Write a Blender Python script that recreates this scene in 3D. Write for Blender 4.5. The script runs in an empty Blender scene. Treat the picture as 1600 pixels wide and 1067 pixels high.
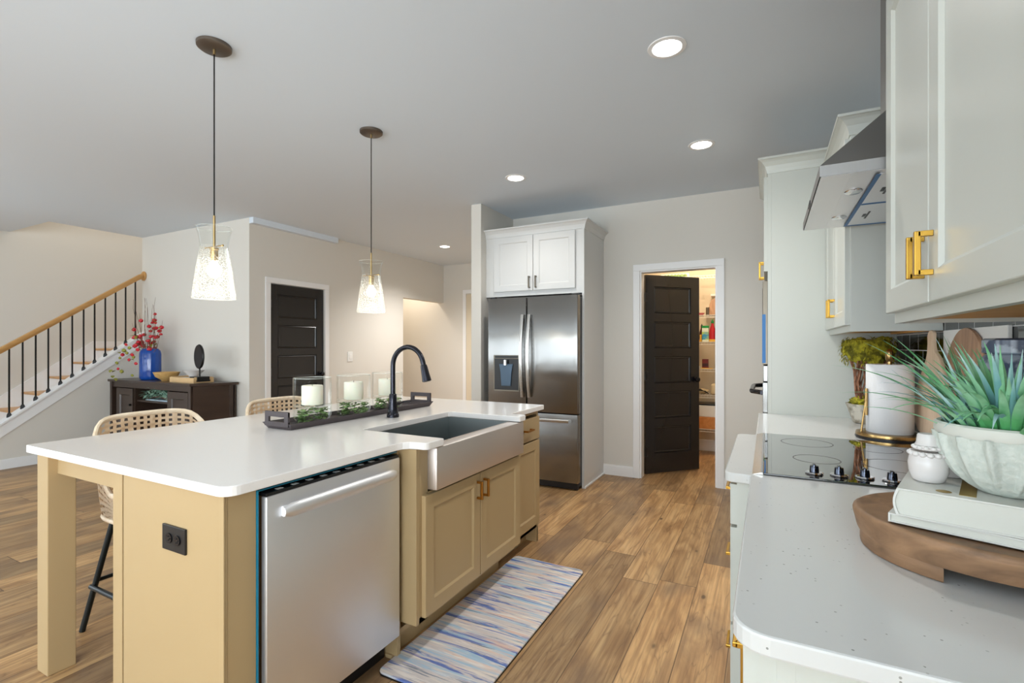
import bpy, bmesh, math, random
from mathutils import Vector, Matrix, noise as mnoise

random.seed(7)
PI = math.pi
SC = bpy.context.scene
COL = SC.collection

# ---------------------------------------------------------------- camera
CAM_H = 1.31
cam_data = bpy.data.cameras.new('camera')
cam = bpy.data.objects.new('camera', cam_data)
COL.objects.link(cam)
cam.location = (0, 0, CAM_H)
cam.rotation_euler = (PI / 2, 0, math.atan(399 / 765.0))
cam_data.sensor_width = 36.0
cam_data.lens = 36.0 * 765.0 / 1600.0
cam_data.shift_x = 0.0
cam_data.shift_y = 7.5 / 1600.0
cam_data.clip_start = 0.02
SC.camera = cam

# ---------------------------------------------------------------- world, daylight, exposure
world = bpy.data.worlds.new('world')
SC.world = world
world.use_nodes = True
wn = world.node_tree.nodes
wn['Background'].inputs[0].default_value = (0.80, 0.90, 1.0, 1)
wn['Background'].inputs[1].default_value = 2.0

def area_light(name, loc, rot, sx, sy, power, color, shape='RECTANGLE', spread=PI):
    l = bpy.data.lights.new(name, 'AREA')
    l.shape = shape; l.size = sx
    if shape in ('RECTANGLE', 'ELLIPSE'): l.size_y = sy
    l.energy = power; l.color = color; l.spread = spread
    o = bpy.data.objects.new(name, l); COL.objects.link(o)
    o.location = loc; o.rotation_euler = rot
    return o

# daylight through the windows of the rear wall, the side wall by the stairs and an added, unseen glazed door
# in the right-hand wall behind the photographer; each leans up a little, as sky light mixed
# with light thrown back by the ground outside does
DAY = (0.88, 0.95, 1.0)
REAR = -3.6
UP = math.radians(24)
area_light('window_daylight_a', (-1.15, REAR + 0.14, 1.35), (PI / 2 + UP, 0, 0), 1.9, 2.0, 58, DAY)
area_light('window_daylight_b', (-3.75, REAR + 0.14, 1.35), (PI / 2 + UP, 0, 0), 1.9, 2.0, 20, DAY)
area_light('window_daylight_c', (-6.35, REAR + 0.14, 1.35), (PI / 2 + UP, 0, 0), 1.9, 2.0, 22, DAY)
area_light('window_daylight_d', (-8.26, -0.9, 1.45), (PI / 2 + UP, 0, -PI / 2), 2.3, 1.8, 44, DAY)
area_light('added_door_fill', (0.48, -2.45, 1.25), (PI / 2 + UP, 0, PI / 2), 1.7, 2.0, 125, DAY)  # fill for the aisle side of the island; its door is added too
# added light to brighten the side passage off the hall; no fitting is seen
area_light('side_passage_fill', (-5.75, 6.6, 2.70), (0, 0, 0), 0.3, 0.3, 9, (1.0, 0.86, 0.70))
area_light('stairwell_fill', (-7.85, 3.5, 5.2), (0, 0, 0), 0.8, 1.6, 22, (1.0, 0.96, 0.92))  # added overhead to brighten the stairwell, with no known lamp behind it

SC.view_settings.view_transform = 'Standard'
SC.view_settings.look = 'None'
SC.view_settings.gamma = 1.0
SC.view_settings.exposure = 0.46
SC.view_settings.use_curve_mapping = False
SC.cycles.use_denoising = True
SC.cycles.max_bounces = 10
SC.cycles.diffuse_bounces = 6
SC.cycles.glossy_bounces = 5
SC.cycles.transmission_bounces = 10
SC.cycles.transparent_max_bounces = 16
SC.cycles.sample_clamp_indirect = 4.0
SC.cycles.caustics_reflective = False
SC.cycles.caustics_refractive = False

# ---------------------------------------------------------------- materials
def srgb(r, g, b):
    f = lambda c: (c / 255.0) / 12.92 if c / 255.0 <= 0.04045 else ((c / 255.0 + 0.055) / 1.055) ** 2.4
    return (f(r), f(g), f(b), 1.0)

def mat(name, rgb, rough=0.5, metal=0.0, bump=0.0, bscale=40.0, var=0.0, vscale=3.0, spec=0.5, stretch=None, **kw):
    m = bpy.data.materials.new(name); m.use_nodes = True
    nt = m.node_tree; b = nt.nodes['Principled BSDF']
    col = srgb(*rgb)
    b.inputs['Base Color'].default_value = col
    b.inputs['Roughness'].default_value = rough
    b.inputs['Metallic'].default_value = metal
    b.inputs['Specular IOR Level'].default_value = spec
    for k, v in kw.items():
        b.inputs[k.replace('_', ' ')].default_value = v
    tc = nt.nodes.new('ShaderNodeTexCoord')
    mp = nt.nodes.new('ShaderNodeMapping')
    nt.links.new(tc.outputs['Object'], mp.inputs['Vector'])
    if stretch: mp.inputs['Scale'].default_value = stretch
    if var > 0:
        n = nt.nodes.new('ShaderNodeTexNoise'); n.inputs['Scale'].default_value = vscale; n.inputs['Detail'].default_value = 4
        nt.links.new(mp.outputs['Vector'], n.inputs['Vector'])
        mx = nt.nodes.new('ShaderNodeMix'); mx.data_type = 'RGBA'
        mx.inputs['A'].default_value = tuple(max(0, c * (1 - var)) for c in col[:3]) + (1,)
        mx.inputs['B'].default_value = tuple(min(1, c * (1 + var)) for c in col[:3]) + (1,)
        nt.links.new(n.outputs['Fac'], mx.inputs['Factor'])
        nt.links.new(mx.outputs['Result'], b.inputs['Base Color'])
    if bump > 0:
        n = nt.nodes.new('ShaderNodeTexNoise'); n.inputs['Scale'].default_value = bscale; n.inputs['Detail'].default_value = 3
        nt.links.new(mp.outputs['Vector'], n.inputs['Vector'])
        bp = nt.nodes.new('ShaderNodeBump'); bp.inputs['Strength'].default_value = bump; bp.inputs['Distance'].default_value = 0.01
        nt.links.new(n.outputs['Fac'], bp.inputs['Height']); nt.links.new(bp.outputs['Normal'], b.inputs['Normal'])
    return m

def emis(name, rgb, strength):
    m = bpy.data.materials.new(name); m.use_nodes = True
    b = m.node_tree.nodes['Principled BSDF']
    b.inputs['Base Color'].default_value = srgb(*rgb)
    b.inputs['Emission Color'].default_value = srgb(*rgb)
    b.inputs['Emission Strength'].default_value = strength
    return m

class NT:
    """small node-writing helper"""
    def __init__(s, m): s.t = m.node_tree; s.b = s.t.nodes['Principled BSDF']
    def n(s, typ, **kw):
        o = s.t.nodes.new(typ)
        for k, v in kw.items(): setattr(o, k, v)
        return o
    def l(s, a, b): s.t.links.new(a, b)
    def math(s, op, a, b=None, c=None):
        o = s.n('ShaderNodeMath', operation=op)
        for i, v in enumerate((a, b, c)):
            if v is None: continue
            if isinstance(v, (int, float)): o.inputs[i].default_value = v
            else: s.l(v, o.inputs[i])
        return o.outputs[0]
    def ramp(s, fac, stops, interp='LINEAR'):
        r = s.n('ShaderNodeValToRGB'); cr = r.color_ramp; cr.interpolation = interp
        while len(cr.elements) < len(stops): cr.elements.new(0.5)
        for e, (p, c) in zip(cr.elements, stops): e.position = p; e.color = c
        s.l(fac, r.inputs[0]); return r.outputs[0]
    def mix(s, fac, a, b, blend='MIX'):
        o = s.n('ShaderNodeMix', data_type='RGBA', blend_type=blend)
        for k, v in (('Factor', fac), ('A', a), ('B', b)):
            if isinstance(v, (int, float)): o.inputs[k].default_value = v
            elif isinstance(v, tuple): o.inputs[k].default_value = v
            else: s.l(v, o.inputs[k])
        return o.outputs['Result']

M = {}
M['ceiling'] = mat('ceiling paint', (215, 224, 233), 0.9, spec=0.2)
M['wall'] = mat('greige wall paint', (216, 212, 204), 0.75, bump=0.02, bscale=220, spec=0.25)
M['pantrywall'] = mat('pantry wall paint', (216, 203, 180), 0.8, spec=0.2)
M['trim'] = mat('white trim paint', (236, 236, 236), 0.4)
M['cab'] = mat('white cabinet paint', (199, 202, 195), 0.33)
M['fcab'] = mat('fridge cabinet paint', (212, 212, 210), 0.4)
M['tan'] = mat('tan cabinet paint', (178, 153, 113), 0.42, var=0.03, vscale=2.0)
M['tandark'] = mat('tan groove', (120, 98, 70), 0.6)
M['door'] = mat('charcoal door paint', (34, 33, 33), 0.24)
M['dark'] = mat('black plastic', (18, 18, 20), 0.35)
M['gap'] = mat('shadow gap', (20, 18, 16), 0.9)
M['brass'] = mat('brushed brass', (204, 160, 72), 0.3, 1.0)
M['bronzepull'] = mat('antique brass', (176, 120, 52), 0.35, 1.0)
M['pewter'] = mat('dark nickel', (120, 112, 100), 0.35, 1.0)
M['chrome'] = mat('chrome', (225, 225, 228), 0.1, 1.0)
M['orb'] = mat('black stainless faucet', (52, 52, 58), 0.22, 0.85)
M['bronze'] = mat('bronze canopy', (104, 94, 84), 0.4, 0.7)
M['iron'] = mat('black iron', (16, 16, 16), 0.4, 0.3)
M['stoolmetal'] = mat('black stool steel', (34, 40, 42), 0.35, 0.4)
M['walnut'] = mat('espresso wood', (58, 44, 36), 0.3, var=0.3, vscale=2, stretch=(1, 1, 8))
M['teal'] = mat('teal protective film', (20, 120, 150), 0.4)
M['blue_tape'] = mat('blue protective film', (36, 112, 178), 0.4)
M['wax'] = mat('ivory candle wax', (240, 236, 218), 0.5, Subsurface_Weight=0.2)
M['paper'] = mat('paper towel', (236, 236, 236), 0.9, bump=0.15, bscale=260)
M['ceramic'] = mat('white ceramic', (214, 210, 208), 0.25)
M['bookcover'] = mat('white book cover', (204, 204, 198), 0.45)
M['bookpage'] = mat('book pages', (206, 207, 198), 0.8, bump=0.2, bscale=160, stretch=(0.3, 0.3, 30))
M['gold'] = mat('gold foil', (170, 140, 60), 0.35, 0.8)
M['leafdark'] = mat('eucalyptus leaf', (142, 172, 112), 0.5, var=0.4, vscale=14)
M['redflower'] = mat('red berry', (196, 22, 40), 0.45)
M['olive'] = mat('yellow green leaf', (140, 140, 50), 0.5)
M['twig'] = mat('brown twig', (112, 82, 64), 0.8)
M['soil'] = mat('dark soil', (40, 34, 26), 0.95)
M['wire'] = mat('white wire shelf', (232, 228, 220), 0.4)
M['white'] = mat('white plastic', (235, 235, 232), 0.4)
M['oakrail'] = mat('oak handrail', (186, 140, 82), 0.35, var=0.25, vscale=3, stretch=(1, 1, 8))
M['tread'] = mat('oak tread', (196, 150, 98), 0.4, var=0.2, vscale=4)
M['lightwood'] = mat('light wood', (214, 178, 128), 0.5, var=0.15, vscale=8)

# stainless steel (vertical brushing)
def steel(name, rgb, rough, wav=0.0, aniso=0.0):
    m = mat(name, rgb, rough, 1.0); k = NT(m)
    if aniso:
        tg = k.n('ShaderNodeTangent', direction_type='RADIAL', axis='Z'); k.l(tg.outputs[0], k.b.inputs['Tangent'])
        k.b.inputs['Anisotropic'].default_value = aniso
    tc = k.n('ShaderNodeTexCoord'); mp = k.n('ShaderNodeMapping'); mp.inputs['Scale'].default_value = (600, 600, 3)
    k.l(tc.outputs['Object'], mp.inputs['Vector'])
    n = k.n('ShaderNodeTexNoise'); n.inputs['Scale'].default_value = 1.0; k.l(mp.outputs['Vector'], n.inputs['Vector'])
    r = k.math('MULTIPLY_ADD', n.outputs['Fac'], 0.12, rough - 0.06); k.l(r, k.b.inputs['Roughness'])
    if wav:
        n2 = k.n('ShaderNodeTexNoise'); n2.inputs['Scale'].default_value = 2.2; k.l(tc.outputs['Object'], n2.inputs['Vector'])
        bp = k.n('ShaderNodeBump'); bp.inputs['Strength'].default_value = wav; bp.inputs['Distance'].default_value = 0.05
        k.l(n2.outputs['Fac'], bp.inputs['Height']); k.l(bp.outputs['Normal'], k.b.inputs['Normal'])
    return m
M['steel'] = steel('stainless steel', (240, 240, 242), 0.46)
M['fridge'] = steel('fridge stainless steel', (150, 149, 147), 0.24, 0.12, 0.85)
M['sink'] = steel('sink stainless steel', (226, 218, 212), 0.44)
M['basin'] = steel('sink basin steel', (150, 156, 156), 0.4)

# quartz
def quartz(name, base, speck, amount):
    m = mat(name, base, 0.16); k = NT(m)
    tc = k.n('ShaderNodeTexCoord')
    v = k.n('ShaderNodeTexVoronoi'); v.inputs['Scale'].default_value = 110; k.l(tc.outputs['Object'], v.inputs['Vector'])
    v.inputs['Randomness'].default_value = 1.0
    wn_ = k.n('ShaderNodeTexNoise'); wn_.inputs['Scale'].default_value = 9; wn_.inputs['Detail'].default_value = 3; k.l(tc.outputs['Object'], wn_.inputs['Vector'])
    sep = k.n('ShaderNodeSeparateColor'); k.l(v.outputs['Color'], sep.inputs[0])
    a = k.math('LESS_THAN', v.outputs['Distance'], 0.20)
    c = k.math('GREATER_THAN', sep.outputs[0], 0.86)
    d = k.math('GREATER_THAN', wn_.outputs['Fac'], 0.44)
    f = k.math('MULTIPLY', k.math('MULTIPLY', a, c), d)
    f = k.math('MULTIPLY', f, k.math('MULTIPLY', sep.outputs[1], amount))
    col = k.mix(f, srgb(*base), srgb(*speck)); k.l(col, k.b.inputs['Base Color'])
    return m
M['quartz'] = quartz('white speckled quartz', (208, 209, 207), (130, 132, 126), 0.9)
M['islandquartz'] = quartz('white island quartz', (240, 236, 232), (200, 196, 190), 0.4)

# oak planks running along y
def floor_mat():
    m = mat('oak plank floor', (178, 138, 92), 0.42); k = NT(m)
    tc = k.n('ShaderNodeTexCoord'); sep = k.n('ShaderNodeSeparateXYZ'); k.l(tc.outputs['Object'], sep.inputs[0])
    x, y = sep.outputs[0], sep.outputs[1]
    W, L = 0.193, 1.52
    u = k.math('DIVIDE', k.math('ADD', x, 0.342 + 100 * W), W)
    ci = k.math('FLOOR', u); fu = k.math('FRACT', u)
    wn1 = k.n('ShaderNodeTexWhiteNoise', noise_dimensions='1D'); k.l(ci, wn1.inputs['W'])
    v = k.math('DIVIDE', k.math('ADD', y, k.math('MULTIPLY_ADD', wn1.outputs['Value'], L * 3, 50.0)), L)
    ri = k.math('FLOOR', v); fv = k.math('FRACT', v)
    cid = k.n('ShaderNodeCombineXYZ'); k.l(ci, cid.inputs[0]); k.l(ri, cid.inputs[1])
    wn2 = k.n('ShaderNodeTexWhiteNoise', noise_dimensions='3D'); k.l(cid.outputs[0], wn2.inputs['Vector'])
    sc = k.n('ShaderNodeSeparateColor'); k.l(wn2.outputs['Color'], sc.inputs[0])
    # grain coordinates: per plank offset, stretched along y
    gx = k.math('ADD', k.math('MULTIPLY', x, 9.0), k.math('MULTIPLY', sc.outputs[0], 80))
    gy = k.math('ADD', k.math('MULTIPLY', y, 1.7), k.math('MULTIPLY', sc.outputs[1], 60))
    gv = k.n('ShaderNodeCombineXYZ'); k.l(gx, gv.inputs[0]); k.l(gy, gv.inputs[1])
    n1 = k.n('ShaderNodeTexNoise'); n1.inputs['Scale'].default_value = 1.0; n1.inputs['Detail'].default_value = 6; n1.inputs['Roughness'].default_value = 0.55; n1.inputs['Distortion'].default_value = 1.4
    k.l(gv.outputs[0], n1.inputs['Vector'])
    gv2 = k.n('ShaderNodeVectorMath', operation='MULTIPLY'); gv2.inputs[1].default_value = (9, 1.3, 1); k.l(gv.outputs[0], gv2.inputs[0])
    n2 = k.n('ShaderNodeTexNoise'); n2.inputs['Scale'].default_value = 1.0; n2.inputs['Detail'].default_value = 4; k.l(gv2.outputs[0], n2.inputs['Vector'])
    base = k.ramp(n1.outputs['Fac'], [(0.20, srgb(124, 92, 62)), (0.40, srgb(168, 132, 90)), (0.54, srgb(192, 156, 110)), (0.8, srgb(208, 176, 130))])
    base = k.mix(k.ramp(n2.outputs['Fac'], [(0.42, (0, 0, 0, 1)), (0.66, (0.55, 0.55, 0.55, 1))]), base, srgb(126, 92, 60), 'MIX')
    tone = k.mix(sc.outputs[2], (0.64, 0.64, 0.66, 1), (1.30, 1.24, 1.16, 1)); base = k.mix(1.0, base, tone, 'MULTIPLY')
    # greyish mineral patches
    gp = k.n('ShaderNodeVectorMath', operation='MULTIPLY'); gp.inputs[1].default_value = (0.35, 0.9, 1); k.l(gv.outputs[0], gp.inputs[0])
    n4 = k.n('ShaderNodeTexNoise'); n4.inputs['Scale'].default_value = 1.1; n4.inputs['Detail'].default_value = 3; k.l(gp.outputs[0], n4.inputs['Vector'])
    base = k.mix(k.ramp(n4.outputs['Fac'], [(0.52, (0, 0, 0, 1)), (0.72, (0.75, 0.75, 0.75, 1))]), base, srgb(122, 98, 76))
    # knots
    kv = k.n('ShaderNodeVectorMath', operation='MULTIPLY'); kv.inputs[1].default_value = (0.75, 1.7, 1); k.l(gv.outputs[0], kv.inputs[0])
    vo = k.n('ShaderNodeTexVoronoi'); vo.inputs['Scale'].default_value = 1.0; k.l(kv.outputs[0], vo.inputs['Vector'])
    s2 = k.n('ShaderNodeSeparateColor'); k.l(vo.outputs['Color'], s2.inputs[0])
    knot = k.math('MULTIPLY', k.math('GREATER_THAN', s2.outputs[0], 0.42), k.ramp(vo.outputs['Distance'], [(0.0, (1, 1, 1, 1)), (0.05, (0.85, 0.85, 0.85, 1)), (0.09, (0.2, 0.2, 0.2, 1)), (0.26, (0, 0, 0, 1))]))
    base = k.mix(k.math('MULTIPLY', knot, 0.9), base, srgb(66, 46, 32))
    # cracks: thin dark streaks
    cv = k.n('ShaderNodeVectorMath', operation='MULTIPLY'); cv.inputs[1].default_value = (1.6, 1.0, 1); k.l(gv.outputs[0], cv.inputs[0])
    n3 = k.n('ShaderNodeTexNoise'); n3.inputs['Scale'].default_value = 0.9; n3.inputs['Detail'].default_value = 2; n3.inputs['Distortion'].default_value = 0.8; k.l(cv.outputs[0], n3.inputs['Vector'])
    cr = k.ramp(k.math('ABSOLUTE', k.math('SUBTRACT', n3.outputs['Fac'], 0.42)), [(0.0, (1, 1, 1, 1)), (0.008, (0.35, 0.35, 0.35, 1)), (0.03, (0, 0, 0, 1))])
    base = k.mix(k.math('MULTIPLY', cr, 0.45), base, srgb(96, 66, 42))
    # seams
    eu = k.math('MINIMUM', fu, k.math('SUBTRACT', 1.0, fu)); ev = k.math('MINIMUM', fv, k.math('SUBTRACT', 1.0, fv))
    su = k.math('LESS_THAN', eu, 0.011); sv = k.math('LESS_THAN', ev, 0.0016)
    seam = k.math('MAXIMUM', su, sv)
    base = k.mix(k.math('MULTIPLY', seam, 0.7), base, srgb(66, 44, 28))
    k.l(base, k.b.inputs['Base Color'])
    bp = k.n('ShaderNodeBump'); bp.inputs['Strength'].default_value = 0.25; bp.inputs['Distance'].default_value = 0.003
    k.l(k.math('SUBTRACT', n2.outputs['Fac'], seam), bp.inputs['Height']); k.l(bp.outputs['Normal'], k.b.inputs['Normal'])
    return m
M['floor'] = floor_mat()

def rug_mat():
    m = mat('abstract watercolour mat', (225, 215, 205), 0.6); k = NT(m)
    tc = k.n('ShaderNodeTexCoord'); mp = k.n('ShaderNodeMapping'); mp.inputs['Scale'].default_value = (2.6, 34, 1); mp.inputs['Rotation'].default_value = (0, 0, 0.05)
    k.l(tc.outputs['Object'], mp.inputs['Vector'])
    def nz(sc, off, det=6, dist=0.6):
        a = k.n('ShaderNodeVectorMath', operation='ADD'); a.inputs[1].default_value = (off, off * 1.7, 0); k.l(mp.outputs['Vector'], a.inputs[0])
        n = k.n('ShaderNodeTexNoise'); n.inputs['Scale'].default_value = sc; n.inputs['Detail'].default_value = det; n.inputs['Distortion'].default_value = dist
        n.inputs['Roughness'].default_value = 0.62
        k.l(a.outputs[0], n.inputs['Vector']); return n.outputs['Fac']
    c = k.ramp(nz(1.0, 0), [(0.35, srgb(236, 224, 208)), (0.5, srgb(206, 196, 192)), (0.62, srgb(232, 222, 214))])
    c = k.mix(k.ramp(nz(0.8, 11), [(0.52, (0, 0, 0, 1)), (0.60, (0.8, 0.8, 0.8, 1))]), c, srgb(150, 190, 214))
    c = k.mix(k.ramp(nz(1.0, 23), [(0.54, (0, 0, 0, 1)), (0.60, (0.9, 0.9, 0.9, 1))]), c, srgb(72, 104, 178))
    c = k.mix(k.ramp(nz(1.1, 37), [(0.56, (0, 0, 0, 1)), (0.64, (0.8, 0.8, 0.8, 1))]), c, srgb(232, 190, 165))
    c = k.mix(k.ramp(nz(1.3, 51), [(0.59, (0, 0, 0, 1)), (0.65, (0.8, 0.8, 0.8, 1))]), c, srgb(96, 110, 130))
    k.l(c, k.b.inputs['Base Color']); return m
M['rug'] = rug_mat()

def wood_mat(name, c1, c2, rough, scale=(2, 2, 14), axis=None):
    m = mat(name, c1, rough); k = NT(m)
    tc = k.n('ShaderNodeTexCoord'); mp = k.n('ShaderNodeMapping'); mp.inputs['Scale'].default_value = scale
    k.l(tc.outputs['Object'], mp.inputs['Vector'])
    n = k.n('ShaderNodeTexNoise'); n.inputs['Scale'].default_value = 1.6; n.inputs['Detail'].default_value = 6; n.inputs['Distortion'].default_value = 1.5
    k.l(mp.outputs['Vector'], n.inputs['Vector'])
    k.l(k.ramp(n.outputs['Fac'], [(0.3, srgb(*c1)), (0.7, srgb(*c2))]), k.b.inputs['Base Color'])
    bp = k.n('ShaderNodeBump'); bp.inputs['Strength'].default_value = 0.35; bp.inputs['Distance'].default_value = 0.004
    k.l(n.outputs['Fac'], bp.inputs['Height']); k.l(bp.outputs['Normal'], k.b.inputs['Normal'])
    return m
M['riserwood'] = wood_mat('carved brown wood', (112, 84, 60), (154, 118, 86), 0.6, (6, 6, 14))
M['boardwood'] = wood_mat('beech board', (206, 176, 146), (222, 196, 168), 0.55, (10, 10, 2))
M['boarddark'] = wood_mat('acacia board', (150, 112, 84), (190, 150, 118), 0.5, (10, 10, 2))
M['undercab'] = wood_mat('raw maple underside', (214, 156, 84), (230, 176, 104), 0.6, (3, 20, 3))
M['rattan'] = wood_mat('woven rattan', (222, 198, 166), (242, 226, 202), 0.6, (8, 8, 8))
M['pantrywood'] = wood_mat('pantry pine', (190, 120, 60), (214, 148, 84), 0.6, (6, 6, 6))

def glass(name, tint, rough=0.0, bump=0.0, ior=1.45, alpha=None):
    m = bpy.data.materials.new(name); m.use_nodes = True; nt = m.node_tree; b = nt.nodes['Principled BSDF']
    b.inputs['Base Color'].default_value = srgb(*tint); b.inputs['Roughness'].default_value = rough
    b.inputs['Transmission Weight'].default_value = 1.0; b.inputs['IOR'].default_value = ior
    return m
def thin_glass(name, tint, gloss=0.12, crackle=False):
    """thin pane: mostly clear, a little mirror-like at grazing angles"""
    m = bpy.data.materials.new(name); m.use_nodes = True; nt = m.node_tree; nt.nodes.clear()
    out = nt.nodes.new('ShaderNodeOutputMaterial'); tr = nt.nodes.new('ShaderNodeBsdfTransparent'); tr.inputs[0].default_value = srgb(*tint)
    gl = nt.nodes.new('ShaderNodeBsdfGlossy'); gl.inputs['Roughness'].default_value = 0.03
    fr = nt.nodes.new('ShaderNodeLayerWeight'); fr.inputs['Blend'].default_value = gloss
    cl = nt.nodes.new('ShaderNodeMath'); cl.operation = 'MINIMUM'; cl.inputs[1].default_value = 0.28; nt.links.new(fr.outputs['Fresnel'], cl.inputs[0])
    mx = nt.nodes.new('ShaderNodeMixShader'); nt.links.new(cl.outputs[0], mx.inputs[0])
    nt.links.new(tr.outputs[0], mx.inputs[1]); nt.links.new(gl.outputs[0], mx.inputs[2]); gl.inputs[0].default_value = (0.95, 0.97, 0.97, 1)
    last = mx
    if crackle:
        tc = nt.nodes.new('ShaderNodeTexCoord'); v = nt.nodes.new('ShaderNodeTexVoronoi'); v.feature = 'DISTANCE_TO_EDGE'
        v.inputs['Scale'].default_value = 78; nt.links.new(tc.outputs['Object'], v.inputs['Vector'])
        r = nt.nodes.new('ShaderNodeValToRGB'); r.color_ramp.elements[0].position = 0.0; r.color_ramp.elements[0].color = (0.42, 0.42, 0.42, 1)
        r.color_ramp.elements[1].position = 0.07; r.color_ramp.elements[1].color = (0.03, 0.03, 0.03, 1)
        nt.links.new(v.outputs['Distance'], r.inputs[0])
        tl = nt.nodes.new('ShaderNodeBsdfTranslucent'); tl.inputs[0].default_value = (1, 1, 1, 1)
        df = nt.nodes.new('ShaderNodeBsdfDiffuse'); df.inputs[0].default_value = (1, 1, 1, 1)
        ad = nt.nodes.new('ShaderNodeMixShader'); ad.inputs[0].default_value = 0.5
        nt.links.new(tl.outputs[0], ad.inputs[1]); nt.links.new(df.outputs[0], ad.inputs[2])
        m2 = nt.nodes.new('ShaderNodeMixShader'); nt.links.new(r.outputs[0], m2.inputs[0])
        nt.links.new(mx.outputs[0], m2.inputs[1]); nt.links.new(ad.outputs[0], m2.inputs[2]); last = m2
    nt.links.new(last.outputs[0], out.inputs[0])
    return m
M['glass'] = thin_glass('clear glass', (250, 251, 250), 0.10)
M['crackle'] = thin_glass('crackled glass', (250, 250, 246), 0.2, True)
M['rimglass'] = mat('bright glass rim', (232, 234, 224), 0.1, Alpha=0.2)
M['blueglass'] = mat('cobalt blue glass', (30, 90, 190), 0.08, Transmission_Weight=0.35)
M['windowglass'] = thin_glass('window glass', (250, 252, 252), 0.1)
M['blackglass'] = mat('black ceramic glass', (14, 14, 15), 0.03, spec=0.9, Coat_Weight=1.0, Coat_Roughness=0.02, Coat_IOR=1.9)
M['bulb'] = emis('warm bulb', (255, 246, 226), 14)
M['lamp'] = emis('recessed lamp lens', (255, 252, 245), 9)

def tile_mat():
    m = mat('black subway tile', (8, 9, 10), 0.12); k = NT(m)
    tc = k.n('ShaderNodeTexCoord'); sep = k.n('ShaderNodeSeparateXYZ'); k.l(tc.outputs['Object'], sep.inputs[0])
    H, L = 0.0755, 0.152
    v = k.math('DIVIDE', k.math('ADD', sep.outputs[2], -0.914 + 10 * H), H); ri = k.math('FLOOR', v); fv = k.math('FRACT', v)
    u = k.math('ADD', k.math('DIVIDE', k.math('ADD', sep.outputs[1], 10), L), k.math('MULTIPLY', k.math('MODULO', ri, 2.0), 0.5)); fu = k.math('FRACT', u)
    g = k.math('MAXIMUM', k.math('LESS_THAN', k.math('MINIMUM', fv, k.math('SUBTRACT', 1.0, fv)), 0.022), k.math('LESS_THAN', k.math('MINIMUM', fu, k.math('SUBTRACT', 1.0, fu)), 0.011))
    k.l(k.mix(g, srgb(8, 9, 10), srgb(206, 206, 206)), k.b.inputs['Base Color'])
    k.l(k.math('MULTIPLY_ADD', g, 0.7, 0.1), k.b.inputs['Roughness'])
    bp = k.n('ShaderNodeBump'); bp.inputs['Strength'].default_value = 0.5; bp.inputs['Distance'].default_value = 0.002; bp.invert = True
    k.l(g, bp.inputs['Height']); k.l(bp.outputs['Normal'], k.b.inputs['Normal'])
    return m
M['tile'] = tile_mat()

def two_tone(name, c1, c2, scale, rough=0.6, bump=0.0, stretch=(1, 1, 1), lo=0.4, hi=0.6):
    m = mat(name, c1, rough); k = NT(m)
    tc = k.n('ShaderNodeTexCoord'); mp = k.n('ShaderNodeMapping'); mp.inputs['Scale'].default_value = stretch; k.l(tc.outputs['Object'], mp.inputs['Vector'])
    n = k.n('ShaderNodeTexNoise'); n.inputs['Scale'].default_value = scale; n.inputs['Detail'].default_value = 5; k.l(mp.outputs['Vector'], n.inputs['Vector'])
    k.l(k.ramp(n.outputs['Fac'], [(lo, srgb(*c1)), (hi, srgb(*c2))]), k.b.inputs['Base Color'])
    if bump:
        bp = k.n('ShaderNodeBump'); bp.inputs['Strength'].default_value = bump; bp.inputs['Distance'].default_value = 0.01
        k.l(n.outputs['Fac'], bp.inputs['Height']); k.l(bp.outputs['Normal'], k.b.inputs['Normal'])
    return m
M['moss'] = two_tone('preserved moss', (96, 92, 10), (176, 168, 40), 30, 0.9, 0.8)
M['stone'] = two_tone('grey stone pot', (140, 132, 116), (206, 200, 186), 26, 0.8, 0.3)
M['blade'] = two_tone('artificial grass blade', (88, 168, 104), (160, 214, 176), 10, 0.45)
M['bladeblue'] = two_tone('bluish grass blade', (120, 174, 176), (180, 214, 214), 8, 0.45)
M['planter'] = two_tone('textured white planter', (192, 200, 192), (202, 208, 200), 90, 0.6, 0.35)
M['tray'] = mat('dark grey tray', (74, 66, 68), 0.6)
M['sage'] = two_tone('sage leaf', (120, 160, 140), (180, 214, 196), 12, 0.5)

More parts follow.
